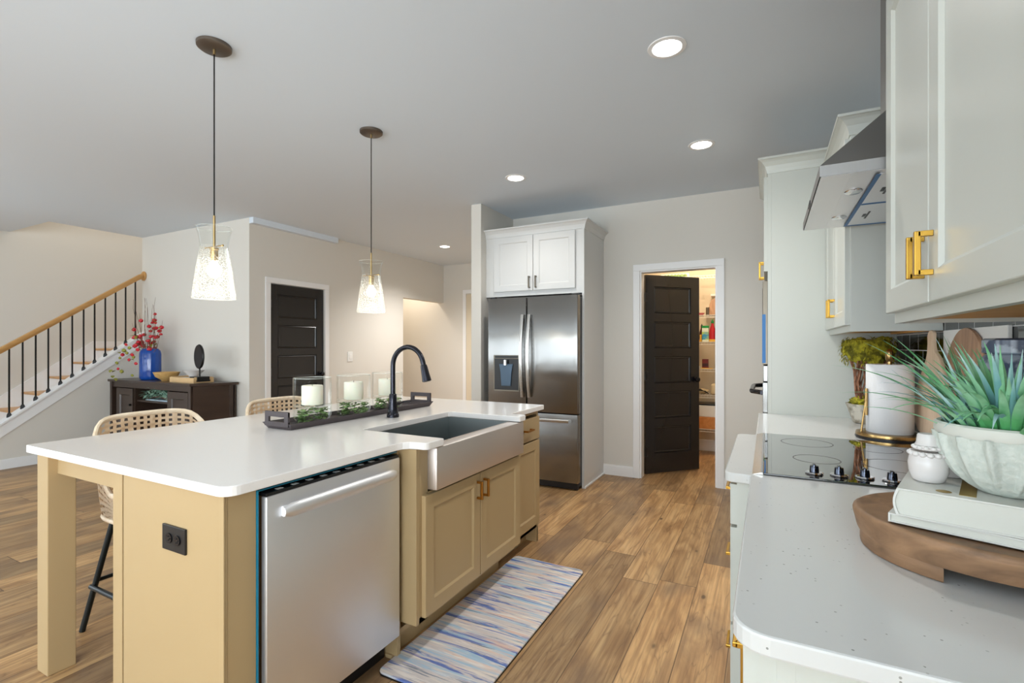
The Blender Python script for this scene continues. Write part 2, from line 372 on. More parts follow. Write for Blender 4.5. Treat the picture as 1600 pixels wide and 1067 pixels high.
# ---------------------------------------------------------------- mesh helpers
class MB:
    def __init__(s): s.bm = bmesh.new()
    def box(s, x0, x1, y0, y1, z0, z1, bev=0.0, seg=2):
        if x1 < x0: x0, x1 = x1, x0
        if y1 < y0: y0, y1 = y1, y0
        if z1 < z0: z0, z1 = z1, z0
        vs = [s.bm.verts.new(p) for p in ((x0,y0,z0),(x1,y0,z0),(x1,y1,z0),(x0,y1,z0),(x0,y0,z1),(x1,y0,z1),(x1,y1,z1),(x0,y1,z1))]
        fs = [s.bm.faces.new([vs[i] for i in f]) for f in ((0,3,2,1),(4,5,6,7),(0,1,5,4),(1,2,6,5),(2,3,7,6),(3,0,4,7))]
        b = min(bev, (x1-x0)*.45, (y1-y0)*.45, (z1-z0)*.45)
        if b > 0:
            es = set(e for f in fs for e in f.edges)
            bmesh.ops.bevel(s.bm, geom=list(es), offset=b, segments=seg, profile=0.5, affect='EDGES')
        return s
    def prism(s, pts, d0, d1, plane='XY', bev=0.0):
        """extrude a closed outline; plane gives the two outline axes, d along the third"""
        def P(a, b, d): return {'XY': (a, b, d), 'XZ': (a, d, b), 'YZ': (d, a, b)}[plane]
        lo = [s.bm.verts.new(P(a, b, d0)) for a, b in pts]; hi = [s.bm.verts.new(P(a, b, d1)) for a, b in pts]
        n = len(pts); fs = [s.bm.faces.new(lo[::-1]), s.bm.faces.new(hi)]
        for i in range(n): fs.append(s.bm.faces.new((lo[i], lo[(i+1) % n], hi[(i+1) % n], hi[i])))
        bmesh.ops.recalc_face_normals(s.bm, faces=fs)
        if bev > 0:
            es = set(fs[0].edges) | set(fs[1].edges)
            bmesh.ops.bevel(s.bm, geom=list(es), offset=bev, segments=2, profile=0.5, affect='EDGES')
        return s
    def lathe(s, prof, c=(0, 0, 0), seg=32, sx=1.0, sy=1.0, fn=None):
        """revolve (r, z) profile round a vertical axis at c"""
        rings = []
        for r, z in prof:
            if r < 1e-6: rings.append([s.bm.verts.new((c[0], c[1], c[2] + z))])
            else:
                ring = []
                for i in range(seg):
                    a = 2 * PI * i / seg; rr = r * (fn(a, z) if fn else 1.0)
                    ring.append(s.bm.verts.new((c[0] + rr * sx * math.cos(a), c[1] + rr * sy * math.sin(a), c[2] + z)))
                rings.append(ring)
        for A, B in zip(rings, rings[1:]):
            for i in range(seg):
                j = (i + 1) % seg
                if len(A) == 1 and len(B) == 1: continue
                if len(A) == 1: s.bm.faces.new((A[0], B[j], B[i]))
                elif len(B) == 1: s.bm.faces.new((A[i], A[j], B[0]))
                else: s.bm.faces.new((A[i], A[j], B[j], B[i]))
        return s
    def cyl(s, c, r, h, seg=24, r2=None):
        r2 = r if r2 is None else r2
        return s.lathe([(0, 0), (r, 0), (r2, h), (0, h)], c, seg)
    def tube(s, pts, r, seg=10, cap=True, sx=1.0):
        pts = [Vector(p) for p in pts]; rs = r if isinstance(r, (list, tuple)) else [r] * len(pts)
        t0 = (pts[1] - pts[0]).normalized()
        nrm = t0.cross(Vector((0, 0, 1)))
        if nrm.length < 1e-3: nrm = t0.cross(Vector((1, 0, 0)))
        nrm.normalize(); prev = None
        for i, p in enumerate(pts):
            t = (pts[min(i+1, len(pts)-1)] - pts[max(i-1, 0)]).normalized()
            nrm = (nrm - t * nrm.dot(t)).normalized(); bn = t.cross(nrm)
            ring = [s.bm.verts.new(p + (nrm * math.cos(2*PI*k/seg) * sx + bn * math.sin(2*PI*k/seg)) * rs[i]) for k in range(seg)]
            if prev:
                for k in range(seg): s.bm.faces.new((prev[k], prev[(k+1) % seg], ring[(k+1) % seg], ring[k]))
            elif cap: s.bm.faces.new(ring[::-1])
            prev = ring
        if cap: s.bm.faces.new(prev)
        return s
    def bar(s, p0, p1, w, h, up=(0, 0, 1)):
        """square bar between two points"""
        p0, p1 = Vector(p0), Vector(p1); t = (p1 - p0).normalized(); a = t.cross(Vector(up)).normalized(); b = a.cross(t)
        q = [(-1,-1), (1,-1), (1,1), (-1,1)]
        A = [s.bm.verts.new(p0 + a*i*w/2 + b*j*h/2) for i, j in q]; B = [s.bm.verts.new(p1 + a*i*w/2 + b*j*h/2) for i, j in q]
        s.bm.faces.new(A[::-1]); s.bm.faces.new(B)
        for i in range(4): s.bm.faces.new((A[i], A[(i+1)%4], B[(i+1)%4], B[i]))
        return s
    def ball(s, c, r, sub=2, sc=(1, 1, 1), jit=0.0, freq=20):
        ret = bmesh.ops.create_icosphere(s.bm, subdivisions=sub, radius=1.0)
        for v in ret['verts']:
            d = v.co.copy(); k = 1 + (jit * mnoise.noise(Vector((d.x*freq+c[0]*50, d.y*freq+c[1]*50, d.z*freq))) if jit else 0)
            v.co = Vector((c[0] + d.x*r*sc[0]*k, c[1] + d.y*r*sc[1]*k, c[2] + d.z*r*sc[2]*k))
        return s
    def leaf(s, p, d, L, W, up=(0, 0, 1), curl=0.2):
        p, d = Vector(p), Vector(d).normalized(); a = d.cross(Vector(up))
        if a.length < 1e-3: a = d.cross(Vector((1, 0, 0)))
        a.normalize(); u = a.cross(d)
        row = []
        for i, w in enumerate((0.15, 0.8, 1.0, 0.7, 0.05)):
            t = i / 4.0; c = p + d * L * t - u * curl * L * t * t
            row.append((s.bm.verts.new(c + a * W * w / 2 + u * W * 0.12 * w), s.bm.verts.new(c), s.bm.verts.new(c - a * W * w / 2 + u * W * 0.12 * w)))
        for A, B in zip(row, row[1:]):
            s.bm.faces.new((A[0], A[1], B[1], B[0])); s.bm.faces.new((A[1], A[2], B[2], B[1]))
        return s
    def transform(s, mtx): bmesh.ops.transform(s.bm, matrix=mtx, verts=s.bm.verts); return s

def root_loc(o):
    v = Vector((0, 0, 0))
    while o is not None: v += o.location; o = o.parent
    return v

def build(name, mb, m, parent=None, smooth=False, angle=40):
    me = bpy.data.meshes.new(name)
    if parent is not None: bmesh.ops.translate(mb.bm, vec=-root_loc(parent), verts=mb.bm.verts)
    mb.bm.to_mesh(me); mb.bm.free()
    me.materials.append(M[m] if isinstance(m, str) else m)
    if smooth:
        for p in me.polygons: p.use_smooth = True
        try: me.set_sharp_from_angle(angle=math.radians(angle))
        except Exception: pass
    o = bpy.data.objects.new(name, me); COL.objects.link(o)
    if parent is not None: o.parent = parent
    return o

def tag(o, label, cat, group=None, kind=None):
    o['label'] = label; o['category'] = cat
    if group: o['group'] = group
    if kind: o['kind'] = kind
    return o

def thing(name, label, cat, loc=(0, 0, 0), group=None):
    o = bpy.data.objects.new(name, None); COL.objects.link(o); o.location = loc; o.empty_display_size = 0.05
    return tag(o, label, cat, group)

def struct(name, mb, m, parent=None, smooth=False, label=None):
    o = build(name, mb, m, parent, smooth)
    if parent is None: o['kind'] = 'structure'
    if label: o['label'] = label
    return o

def copy_tree(o, parent=None):
    c = o.copy(); COL.objects.link(c)
    if parent is not None: c.parent = parent
    for ch in [x for x in bpy.data.objects if x.parent == o]: copy_tree(ch, c)
    return c

# faces of a cabinet: maps (a, d, z) with d pointing out of the face at offset f
class Face:
    def __init__(s, kind, f): s.k, s.f = kind, f
    def box(s, mb, a0, a1, d0, d1, z0, z1, bev=0.0):
        f = s.f
        if s.k == '+X': mb.box(f + d0, f + d1, a0, a1, z0, z1, bev)
        elif s.k == '-X': mb.box(f - d1, f - d0, a0, a1, z0, z1, bev)
        elif s.k == '-Y': mb.box(a0, a1, f - d1, f - d0, z0, z1, bev)
        elif s.k == '+Y': mb.box(a0, a1, f + d0, f + d1, z0, z1, bev)
        return mb
    def pt(s, a, d, z):
        return {'+X': (s.f + d, a, z), '-X': (s.f - d, a, z), '-Y': (a, s.f - d, z), '+Y': (a, s.f + d, z)}[s.k]

def shaker(face, a0, a1, z0, z1, name, m, parent, t=0.02, rail=0.058, rec=0.008):
    """recessed-panel door: a stepped frame with a sloped inner edge round a flat panel"""
    mb = MB(); bm = mb.bm
    def ring(a, z, d): return [bm.verts.new(face.pt(x, d, y)) for x, y in ((a0+a, z0+z), (a1-a, z0+z), (a1-a, z1-z), (a0+a, z1-z))]
    e = 0.0015
    R = [ring(0, 0, 0), ring(0, 0, t - e), ring(e, e, t), ring(rail, rail, t), ring(rail + 0.009, rail + 0.009, t - rec)]
    for A, B in zip(R, R[1:]):
        for i in range(4): bm.faces.new((A[i], A[(i+1)%4], B[(i+1)%4], B[i]))
    bm.faces.new(R[-1]); bm.faces.new(R[0][::-1])
    bmesh.ops.recalc_face_normals(bm, faces=bm.faces)
    return build(name, mb, m, parent)

def pull(face, a, z, L, m, parent, vertical=True, w=0.011, d=0.032, name='pull_handle'):
    """square bracket pull centred at (a, z) on the face"""
    mb = MB(); h = L / 2
    if vertical:
        face.box(mb, a - w/2, a + w/2, d - w, d, z - h, z + h, 0.0015)
        for s in (-1, 1): face.box(mb, a - w/2, a + w/2, 0, d - w/2, z + s*(h - w/2) - w/2, z + s*(h - w/2) + w/2, 0.001)
    else:
        face.box(mb, a - h, a + h, d - w, d, z - w/2, z + w/2, 0.0015)
        for s in (-1, 1): face.box(mb, a + s*(h - w/2) - w/2, a + s*(h - w/2) + w/2, 0, d - w/2, z - w/2, z + w/2, 0.001)
    return build(name, mb, m, parent)

def crown(path, z0, z1, out, name, m, parent):
    """crown moulding along an open path of (x, y) points; out = outward normals per segment handled by mitring"""
    prof = [(0.0, 0.0), (0.10, 0.02), (0.16, 0.22), (0.30, 0.48), (0.62, 0.74), (0.86, 0.84), (1.0, 0.86), (1.0, 1.0)]
    mb = MB(); bm = mb.bm; n = len(path); P = [Vector((x, y, 0)) for x, y in path]; rows = []
    for i in range(n):
        ds = []
        if i > 0: ds.append((P[i] - P[i-1]).normalized())
        if i < n - 1: ds.append((P[i+1] - P[i]).normalized())
        ns = [Vector((d.y, -d.x, 0)) for d in ds]      # right-hand side of travel
        if len(ns) == 2: b = ns[0] + ns[1]; b = b / (b.dot(ns[0]))
        else: b = ns[0]
        rows.append([bm.verts.new(P[i] + b * (o * out) + Vector((0, 0, z0 + h * (z1 - z0)))) for o, h in prof] + [bm.verts.new(P[i] + Vector((0, 0, z1)))])
    for A, B in zip(rows, rows[1:]):
        for k in range(len(A) - 1): bm.faces.new((A[k], B[k], B[k+1], A[k+1]))
    bm.faces.new(rows[0]); bm.faces.new(rows[-1][::-1])
    bmesh.ops.recalc_face_normals(bm, faces=bm.faces)
    return build(name, mb, m, parent)

M['pewterbrass'] = mat('aged brass', (176, 150, 104), .35, .9)
M['steelbright'] = steel('bright steel', (206, 204, 200), 0.26)
M['knobdark'] = mat('smoked chrome', (70, 74, 84), .12, 1.0)
M['hoodsteel'] = steel('hood steel', (150, 148, 146), .48)
M['planterrim'] = mat('planter rim', (208, 210, 202), .5)
M['antiquegold'] = mat('antique gold', (170, 140, 92), .25, 1.0)
M['twigred'] = two_tone('twig bark', (110, 70, 48), (170, 120, 92), 30, .8)
M['greyblue'] = two_tone('grey blue glaze', (74, 88, 112), (150, 164, 180), 18, .2, 0, (1, 1, 1), .5, .56)
M['lightbowl'] = wood_mat('light bowl wood', (196, 150, 86), (222, 184, 122), .4, (6, 6, 10))
M['greyplate'] = mat('pale blue grey', (176, 196, 208), .3)
M['pink'] = mat('pink glaze', (226, 120, 130), .4)
M['green'] = mat('green lid', (20, 140, 60), .4); M['lime'] = two_tone('lime and blue print', (60, 150, 200), (190, 220, 90), 18, .4); M['red'] = mat('red plastic', (176, 20, 36), .3)
M['darkred'] = mat('dark sauce', (66, 14, 22), .2); M['yellow'] = mat('yellow carton', (226, 176, 60), .5); M['navy'] = mat('navy carton', (40, 44, 130), .5); M['beige'] = mat('beige plastic', (216, 198, 160), .5)
M['paleprint'] = mat('pale label', (226, 236, 220), .5)
M['cocoa'] = mat('cocoa tin', (110, 34, 22), .35); M['choc'] = mat('dark chocolate print', (60, 24, 18), .4)
M['lampwarm'] = emis('warm lamp shade', (255, 214, 150), 4)
M['dispblue'] = mat('blue grey dispenser plastic', (70, 96, 120), .35)

# ================================================================ THE ROOM
H = 2.74
struct('floor', MB().box(-8.5, 0.74, REAR, 7.3, -0.1, 0.0), 'floor')
# ceiling with the stairwell left open
struct('ceiling', MB().box(-7.3, 0.74, REAR, 7.3, H, H + 0.2).box(-8.5, -7.3, REAR, 2.52, H, H + 0.2), 'ceiling')
struct('ceiling_stairwell', MB().box(-8.5, -7.3, 2.52, 4.7, 5.3, 5.4), 'ceiling')
struct('trim_soffit', MB().box(-5.1, -5.03, 3.471, 4.68, 2.675, H), 'ceiling')

# right-hand wall with the counters
struct('wall_right', MB().box(0.62, 0.74, REAR, -3.35, 0, H).box(0.62, 0.74, -3.35, -1.55, 2.35, H).box(0.62, 0.74, -1.55, 6.7, 0, H), 'wall')
mb = MB()
for y in (-3.35, -2.48, -1.61): mb.box(0.66, 0.70, y, y + 0.06, 0.02, 2.35)
mb.box(0.66, 0.70, -3.35, -1.55, 0, 0.1).box(0.66, 0.70, -3.35, -1.55, 2.27, 2.35)
w = struct('door_added_4', mb, 'trim')  # unseen glazed door, added as the source of the side fill
build('glass_pane', MB().box(0.678, 0.682, -3.3, -1.6, 0.1, 2.27), 'windowglass', w)
struct('wall_backsplash', MB().box(0.612, 0.6199, -1.5, 3.25, 0.915, 1.371).box(0.612, 0.6199, 1.68, 2.484, 1.371, 1.9), 'tile')

# rear wall (behind the photographer) with three tall windows
def windowed_wall(name, x0, x1, ys, zs, openings):
    mb = MB(); cur = x0
    for a, b, z0, z1 in openings:
        mb.box(cur, a, ys[0], ys[1], 0, H); mb.box(a, b, ys[0], ys[1], 0, z0); mb.box(a, b, ys[0], ys[1], z1, H); cur = b
    mb.box(cur, x1, ys[0], ys[1], 0, H)
    return mb
ops = [(-7.35, -5.35, 0.25, 2.4), (-4.75, -2.75, 0.25, 2.4), (-2.15, -0.15, 0.25, 2.4)]
struct('wall_rear', windowed_wall('wall_rear', -8.5, 0.74, (REAR - 0.12, REAR), None, ops), 'wall')
for i, (a, b, z0, z1) in enumerate(ops):
    mb = MB()
    for p in (a, (a + b) / 2 - 0.03, b - 0.06): mb.box(p, p + 0.06, REAR - 0.08, REAR - 0.02, z0, z1)
    mb.box(a, b, REAR - 0.08, REAR - 0.02, z0, z0 + 0.06).box(a, b, REAR - 0.08, REAR - 0.02, z1 - 0.06, z1)
    w = struct('window_%d' % (i + 1), mb, 'trim')
    build('window_pane', MB().box(a, b, REAR - 0.055, REAR - 0.05, z0, z1), 'windowglass', w)

# far stairwell wall, with a window in the sitting room end
mb = MB().box(-8.5, -8.4, REAR, -2.1, 0, H).box(-8.5, -8.4, -2.1, 0.3, 0, 0.5).box(-8.5, -8.4, -2.1, 0.3, 2.4, H).box(-8.5, -8.4, 0.3, 4.7, 0, 5.3).box(-8.5, -8.4, REAR, 0.3, H, H+0.2)
struct('wall_stair', mb, 'wall')
mb = MB()
for p in (-2.1, -0.93, 0.24): mb.box(-8.47, -8.42, p, p + 0.06, 0.5, 2.4)
mb.box(-8.47, -8.42, -2.1, 0.3, 0.5, 0.56).box(-8.47, -8.42, -2.1, 0.3, 2.34, 2.4)
w = struct('window_4', mb, 'trim')
build('window_pane', MB().box(-8.455, -8.45, -2.1, 0.3, 0.5, 2.4), 'windowglass', w)
struct('wall_landing', MB().box(-8.5, -7.3, 4.6, 4.7, 0, 5.3).box(-7.3, -7.2, 2.52, 4.7, H + 0.2, 5.3).box(-8.4, -7.3, 2.42, 2.52, H + 0.2, 5.3).box(-7.3, -7.2, 3.59, 4.7, 0, H + .2), 'wall')

# wall behind the sideboard, then the hall wall with the dark door
struct('wall_sideboard', MB().box(-7.31, -5.22, 3.47, 3.59, 0, H), 'wall')
struct('wall_hall', MB().box(-5.22, -5.1, 3.47, 3.727, 0, H).box(-5.22, -5.1, 4.512, 6.06, 0, H).box(-5.22, -5.1, 3.727, 4.512, 2.045, H)
       .box(-5.22, -5.1, 6.06, 7.15, 2.08, H), 'wall')
struct('wall_hall_side', MB().box(-6.4, -6.3, 5.8, 7.3, 0, H).box(-6.3, -5.22, 5.94, 6.06, 0, H), 'wall')
struct('wall_hall_end', MB().box(-6.4, -2.54, 7.15, 7.27, 0, H), 'wall')
# stub wall left of the fridge and the wall with the pantry door
struct('wall_fridge_side', MB().box(-2.656, -2.541, 4.2, 7.15, 0, H, 0.004), 'wall')
struct('wall_back', MB().box(-2.541, -1.122, 4.9, 5.02, 0, H).box(-0.415, 0.62, 4.9, 5.02, 0, H).box(-1.122, -0.415, 4.9, 5.02, 2.055, H), 'wall')
struct('wall_pantry', MB().box(-2.54, 0.62, 6.58, 6.68, 0, H).box(-1.62, -1.52, 5.02, 6.58, 0, H), 'pantrywall')

# --- baseboards
def base(name, boxes, h=0.105):
    mb = MB()
    for x0, x1, y0, y1 in boxes:
        mb.box(x0, x1, y0, y1, 0, h - 0.012, 0.001)
        # thinner moulded lip
        if abs(x1 - x0) > abs(y1 - y0): mb.box(x0, x1, (y0 + y1) / 2 - 0.002, y1, h - 0.014, h, 0.003)
        else: mb.box(x0, x1, y0, y1, h - 0.014, h, 0.003)
    return struct(name, mb, 'trim')
base('baseboard_back', [(-1.5, -1.187, 4.886, 4.899), (-0.349, -0.05, 4.886, 4.899)])
base('baseboard_stair', [(-7.219, -7.205, 1.7, 3.455)])
base('baseboard_sideboard', [(-7.2, -5.1, 3.456, 3.469)])
base('baseboard_hall', [(-5.099, -5.085, 3.46, 3.66), (-5.099, -5.085, 4.58, 6.06)])
base('baseboard_hall_end', [(-6.28, -2.67, 7.136, 7.149)])
base('baseboard_pantry', [(-1.5, 0.62, 6.566, 6.579)], 0.14)
base('baseboard_fridge_side', [(-2.67, -2.657, 4.2, 7.13), (-2.657, -2.541, 4.186, 4.199)])

# --- door casings
def casing(name, face, a0, a1, z1, w=0.065, d=0.016):
    mb = MB()
    face.box(mb, a0 - w, a0, 0, d, 0, z1, 0.003); face.box(mb, a1, a1 + w, 0, d, 0, z1, 0.003); face.box(mb, a0 - w, a1 + w, 0, d, z1, z1 + w, 0.003)
    return struct(name, mb, 'trim')
casing('trim_pantry_door', Face('-Y', 4.8995), -1.122, -0.415, 2.055)
casing('trim_hall_door', Face('+X', -5.0995), 3.727, 4.512, 2.045)
struct('trim_pantry_jamb', MB().box(-1.1219, -1.108, 4.9, 5.02, 0, 2.0549).box(-0.429, -0.4151, 4.9, 5.02, 0, 2.0549).box(-1.108, -0.429, 4.9, 5.02, 2.042, 2.0549), 'trim')
casing('trim_hall_end_door', Face('-Y', 7.1495), -4.62, -3.82, 2.22)

def panel_door(name, w, h, m, five=True, knob=None, hinges=True, both=False, t=0.035):
    """five-panel door built along +x from its hinge at the origin, face towards -y"""
    root = bpy.data.objects.new(name, None); COL.objects.link(root); root['kind'] = 'structure'
    mb = MB(); bm = mb.bm
    st, top, mid = 0.105, 0.115, 0.085; bot = 0.2
    n = 5; ph = (h - top - bot - (n - 1) * mid) / n
    cells = []; z = bot
    for i in range(n): cells.append((z, z + ph)); z += ph + mid
    for side in (-1, 1):
        y = 0.0 if side < 0 else t
        def quad(pts): f = bm.faces.new([bm.verts.new(p) for p in pts]); return f
        quad([(0, y, 0), (st, y, 0), (st, y, h), (0, y, h)]); quad([(w - st, y, 0), (w, y, 0), (w, y, h), (w - st, y, h)])
        zz = [0] + [v for c in cells for v in c] + [h]
        for a, b in zip(zz[0::2], zz[1::2]): quad([(st, y, a), (w - st, y, a), (w - st, y, b), (st, y, b)])
        for a, b in cells:
            rings = [(0, 0), (0.003, 0.009), (0.015, 0.004), (0.021, 0.012)]
            prev = None
            for ins, dep in rings:
                yy = y - side * dep
                r = [bm.verts.new(p) for p in ((st + ins, yy, a + ins), (w - st - ins, yy, a + ins), (w - st - ins, yy, b - ins), (st + ins, yy, b - ins))]
                if prev:
                    for i in range(4): bm.faces.new((prev[i], prev[(i+1)%4], r[(i+1)%4], r[i]))
                prev = r
            bm.faces.new(prev)
    for pts in ([(0,0,0),(0,t,0),(0,t,h),(0,0,h)], [(w,0,0),(w,t,0),(w,t,h),(w,0,h)], [(0,0,0),(w,0,0),(w,t,0),(0,t,0)], [(0,0,h),(w,0,h),(w,t,h),(0,t,h)]):
        bm.faces.new([bm.verts.new(p) for p in pts])
    bmesh.ops.remove_doubles(bm, verts=bm.verts, dist=1e-5); bmesh.ops.recalc_face_normals(bm, faces=bm.faces)
    build('door_leaf', mb, m, root)
    hx = w - 0.06
    k = MB()
    for s, y0 in ((-1, 0), (1, t)):
        k.tube([(hx, y0, 0.95), (hx, y0 + s*0.008, 0.95)], 0.031, 20); k.tube([(hx, y0 + s*0.008, 0.95), (hx, y0 + s*0.04, 0.95)], 0.011, 12)
        k.tube([(hx, y0 + s*0.036, 0.95), (hx, y0 + s*0.044, 0.95), (hx, y0 + s*0.058, 0.95), (hx, y0 + s*0.066, 0.95)], [0.014, 0.026, 0.026, 0.012], 20)
    build('door_knob', k, 'orb', root, True)
    for z in ((0.22, 1.0, 1.8) if hinges else ()):
        build('hinge', MB().cyl((-0.006, -0.004, z - 0.045), 0.007, 0.09, 12).box(-0.004, 0.03, -0.002, 0.0, z - 0.045, z + 0.045), 'dark', root)
    return root
pd = panel_door('door_1', 0.665, 2.025, 'door'); pd.location = (-1.098, 5.035, 0.012); pd.rotation_euler.z = math.radians(46.5)
pd['label'] = 'charcoal five-panel door standing ajar into the lit pantry'
hd = panel_door('door_2', 0.777, 2.03, 'door'); hd.location = (-5.115, 3.731, 0.008); hd.rotation_euler.z = PI / 2
hd['label'] = 'charcoal five-panel door shut in the hall wall'
ed = panel_door('door_3', 0.79, 2.2, 'pantrywall', hinges=False); ed.location = (-4.615, 7.136, 0.008)
ed['label'] = 'cream door at the far end of the hall'

# switch plate and thermostat on the hall walls
t = thing('light_switch', 'white rocker switch plate on the hall wall right of the charcoal door', 'light switch', (-5.1, 4.95, 1.17))
build('wall_plate', MB().box(-5.099, -5.093, 4.905, 4.995, 1.10, 1.235, 0.002), 'white', t)
build('rocker', MB().box(-5.093, -5.088, 4.93, 4.97, 1.135, 1.2, 0.002), 'white', t)
t = thing('thermostat', 'small white thermostat with a dark display in the hall recess', 'thermostat', (-6.29, 7.1, 1.35))
build('housing', MB().box(-6.299, -6.28, 6.52, 6.64, 1.33, 1.43, 0.004), 'white', t)
build('display', MB().box(-6.28, -6.278, 6.545, 6.615, 1.375, 1.41), 'dark', t)

# ---------------------------------------------------------------- staircase
SX0, SX1 = -8.4, -7.33
R_, G_ = 0.183, 0.254
st = thing('staircase', 'staircase with oak treads and white risers rising to a landing behind the iron railing', 'staircase', (-7.85, 1.87, 0))
for n in range(1, 7):
    y = 1.87 + G_ * (n - 1)
    build('riser', MB().box(SX0 + .001, SX1, y + 0.02, y + 0.04, R_ * (n - 1), R_ * n - 0.027), 'trim', st)
    build('tread', MB().box(SX0 + .001, SX1, y - 0.005, y + G_ + 0.03, R_ * n - 0.027, R_ * n, 0.008), 'tread', st)
yl = 1.87 + G_ * 6
build('landing', MB().box(SX0 + .001, SX1 - .001, yl - 0.005, 4.59, R_ * 7 - 0.03, R_ * 7, 0.008), 'tread', st)
build('riser', MB().box(SX0 + .001, SX1, yl + 0.02, yl + 0.04, R_ * 6, R_ * 7 - 0.031), 'trim', st)
# skirt boards up the far wall
sk = []
def nosez(y): return R_ + (y - 1.87) * R_ / G_
build('skirt_board', MB().prism([(1.7, 0.0), (yl, R_*7 - 0.25), (4.58, R_*7 - 0.25), (4.58, R_*7 + 0.10), (yl - 0.02, R_*7 + 0.10), (1.7, nosez(1.7) + 0.09)], -8.399, -8.385, 'YZ'), 'trim', st)
# knee wall with its sloping cap
KX0, KX1 = -7.33, -7.22
def kz(y): return 0.475 + 0.735 * (y - 2.103)
struct('wall_knee', MB().prism([(1.7, 0), (3.469, 0), (3.469, kz(3.469)), (1.7, kz(1.7))], KX0, KX1, 'YZ'), 'wall')
struct('trim_knee_band', MB().prism([(1.69, kz(1.69) - 0.13), (3.469, kz(3.469) - 0.13), (3.469, kz(3.469)), (1.69, kz(1.69))], KX1, KX1 + 0.013, 'YZ'), 'trim')
struct('trim_knee_cap', MB().prism([(1.68, kz(1.68)), (3.469, kz(3.469)), (3.469, kz(3.469) + 0.022), (1.68, kz(1.68) + 0.022)], KX0 - 0.012, KX1 + 0.03, 'YZ'), 'trim')
rl = thing('stair_railing', 'oak handrail on slim black iron balusters beside the stairs', 'railing', (-7.275, 2.0, 0))
RX = -7.262
def rz(y): return 1.262 + 0.727 * (y - 2.103)
mb = MB()
prof = [(-0.030, -0.012), (-0.022, -0.03), (0.022, -0.03), (0.030, -0.012), (0.032, 0.008), (0.022, 0.026), (0.0, 0.032), (-0.022, 0.026), (-0.032, 0.008)]
rows = []
for y in (1.6, 3.40, 3.452):
    zz = rz(y) if y < 3.42 else rz(3.42) + 0.012
    rows.append([mb.bm.verts.new((RX + a, y, zz + b * 1.15)) for a, b in prof])
for A, B in zip(rows, rows[1:]):
    for i in range(len(prof)): mb.bm.faces.new((A[i], A[(i+1) % len(prof)], B[(i+1) % len(prof)], B[i]))
mb.bm.faces.new(rows[0]); mb.bm.faces.new(rows[-1][::-1])
bmesh.ops.recalc_face_normals(mb.bm, faces=mb.bm.faces)
build('handrail', mb, 'oakrail', rl, True)
build('rosette', MB().tube([(RX, 3.469, rz(3.42) + 0.012), (RX, 3.458, rz(3.42) + 0.012), (RX, 3.45, rz(3.42) + 0.012)], [0.062, 0.062, 0.05], 28), 'oakrail', rl, True)
build('newel_post', MB().box(RX - .045, RX + .045, 1.60, 1.69, 0, 1.05, .004).box(RX - .055, RX + .055, 1.59, 1.70, 1.05, 1.075, .004), 'trim', rl)
for i in range(-4, 12):
    y = 2.177 + 0.1083 * i
    b = build('baluster', MB().box(RX - 0.0065, RX + 0.0065, y - 0.0065, y + 0.0065, kz(y) + 0.02, rz(y) - 0.03), 'iron', rl)
    z0 = kz(y) + 0.012
    build('shoe', MB().lathe([(0.001, 0.055), (0.011, 0.05), (0.02, 0.03), (0.022, 0.0), (0.0, -0.004)], (RX, y, z0), 4), 'iron', b)

# ================================================================ ISLAND
isl = thing('kitchen_island', 'tan painted kitchen island with seating overhang and bumped-out sink base', 'kitchen island', (-1.7, 1.9, 0))
CT = 0.884
FX = -1.372
# carcass, split round the dishwasher bay and the sink bowl
mb = MB()
mb.box(-1.925, FX, 0.865, 0.955, 0.0, CT - .001)            # end panel and filler left of the dishwasher
mb.box(-1.93, -1.91, 0.955, 3.01, 0, CT - .001)              # back
mb.box(-1.91, FX, 1.592, 1.612, 0.0, CT - .001)
mb.box(-1.91, FX, 2.54, 2.56, 0.1, CT - .001).box(-1.91, FX, 2.985, 3.01, 0, CT - .001)
mb.box(-1.91, FX, 1.612, 2.985, 0.1, 0.12)                     # cabinet floor
mb.box(-1.91, FX, 2.56, 2.985, 0.86, CT - .001)
mb.box(FX - 0.02, FX, 2.56, 2.985, 0.1, 0.13)
build('cabinet_carcass', mb, 'tan', isl)
build('end_panel', MB().box(-1.925, FX + 0.002, 0.858, 0.865, 0.0, CT - .001, 0.001), 'tan', isl)
build('corner_stile', MB().box(-1.387, FX + 0.004, 0.853, 0.8579, 0.0, CT - .001, 0.001), 'tan', isl)
build('back_panel', MB().box(-2.0, -1.94, 0.86, 3.01, 0, CT - .001, 0.002), 'tan', isl)
build('toe_kick', MB().box(-1.46, -1.45, 1.612, 3.0, 0, 0.1).box(-1.46, FX, 2.995, 3.005, 0, 0.1).box(-1.43, -1.41, 1.613, 2.53, 0, 0.155), 'tan', isl)
# bumped-out sink base: frame with stiles, doors below the apron
BX = -1.282
mb = MB()
mb.box(FX, BX, 1.605, 1.625, 0.155, CT - .001, 0.001).box(FX, BX, 2.515, 2.535, 0.155, CT - .001, 0.001)
mb.box(BX - 0.02, BX, 1.625, 1.682, 0.155, CT - .001).box(BX - 0.02, BX, 2.495, 2.515, 0.155, 0.7)
mb.box(FX, BX, 1.625, 2.515, 0.155, 0.18).box(BX - 0.02, BX, 1.675, 2.495, 0.66, 0.69)
build('sink_base_frame', mb, 'tan', isl)
F = Face('+X', BX)
d = shaker(F, 1.642, 2.08, 0.176, 0.684, 'door', 'tan', isl); pull(Face('+X', BX + .02), 2.052, 0.605, 0.088, 'bronzepull', d)
d = shaker(F, 2.086, 2.524, 0.176, 0.684, 'door', 'tan', isl); pull(Face('+X', BX + .02), 2.114, 0.605, 0.088, 'bronzepull', d)
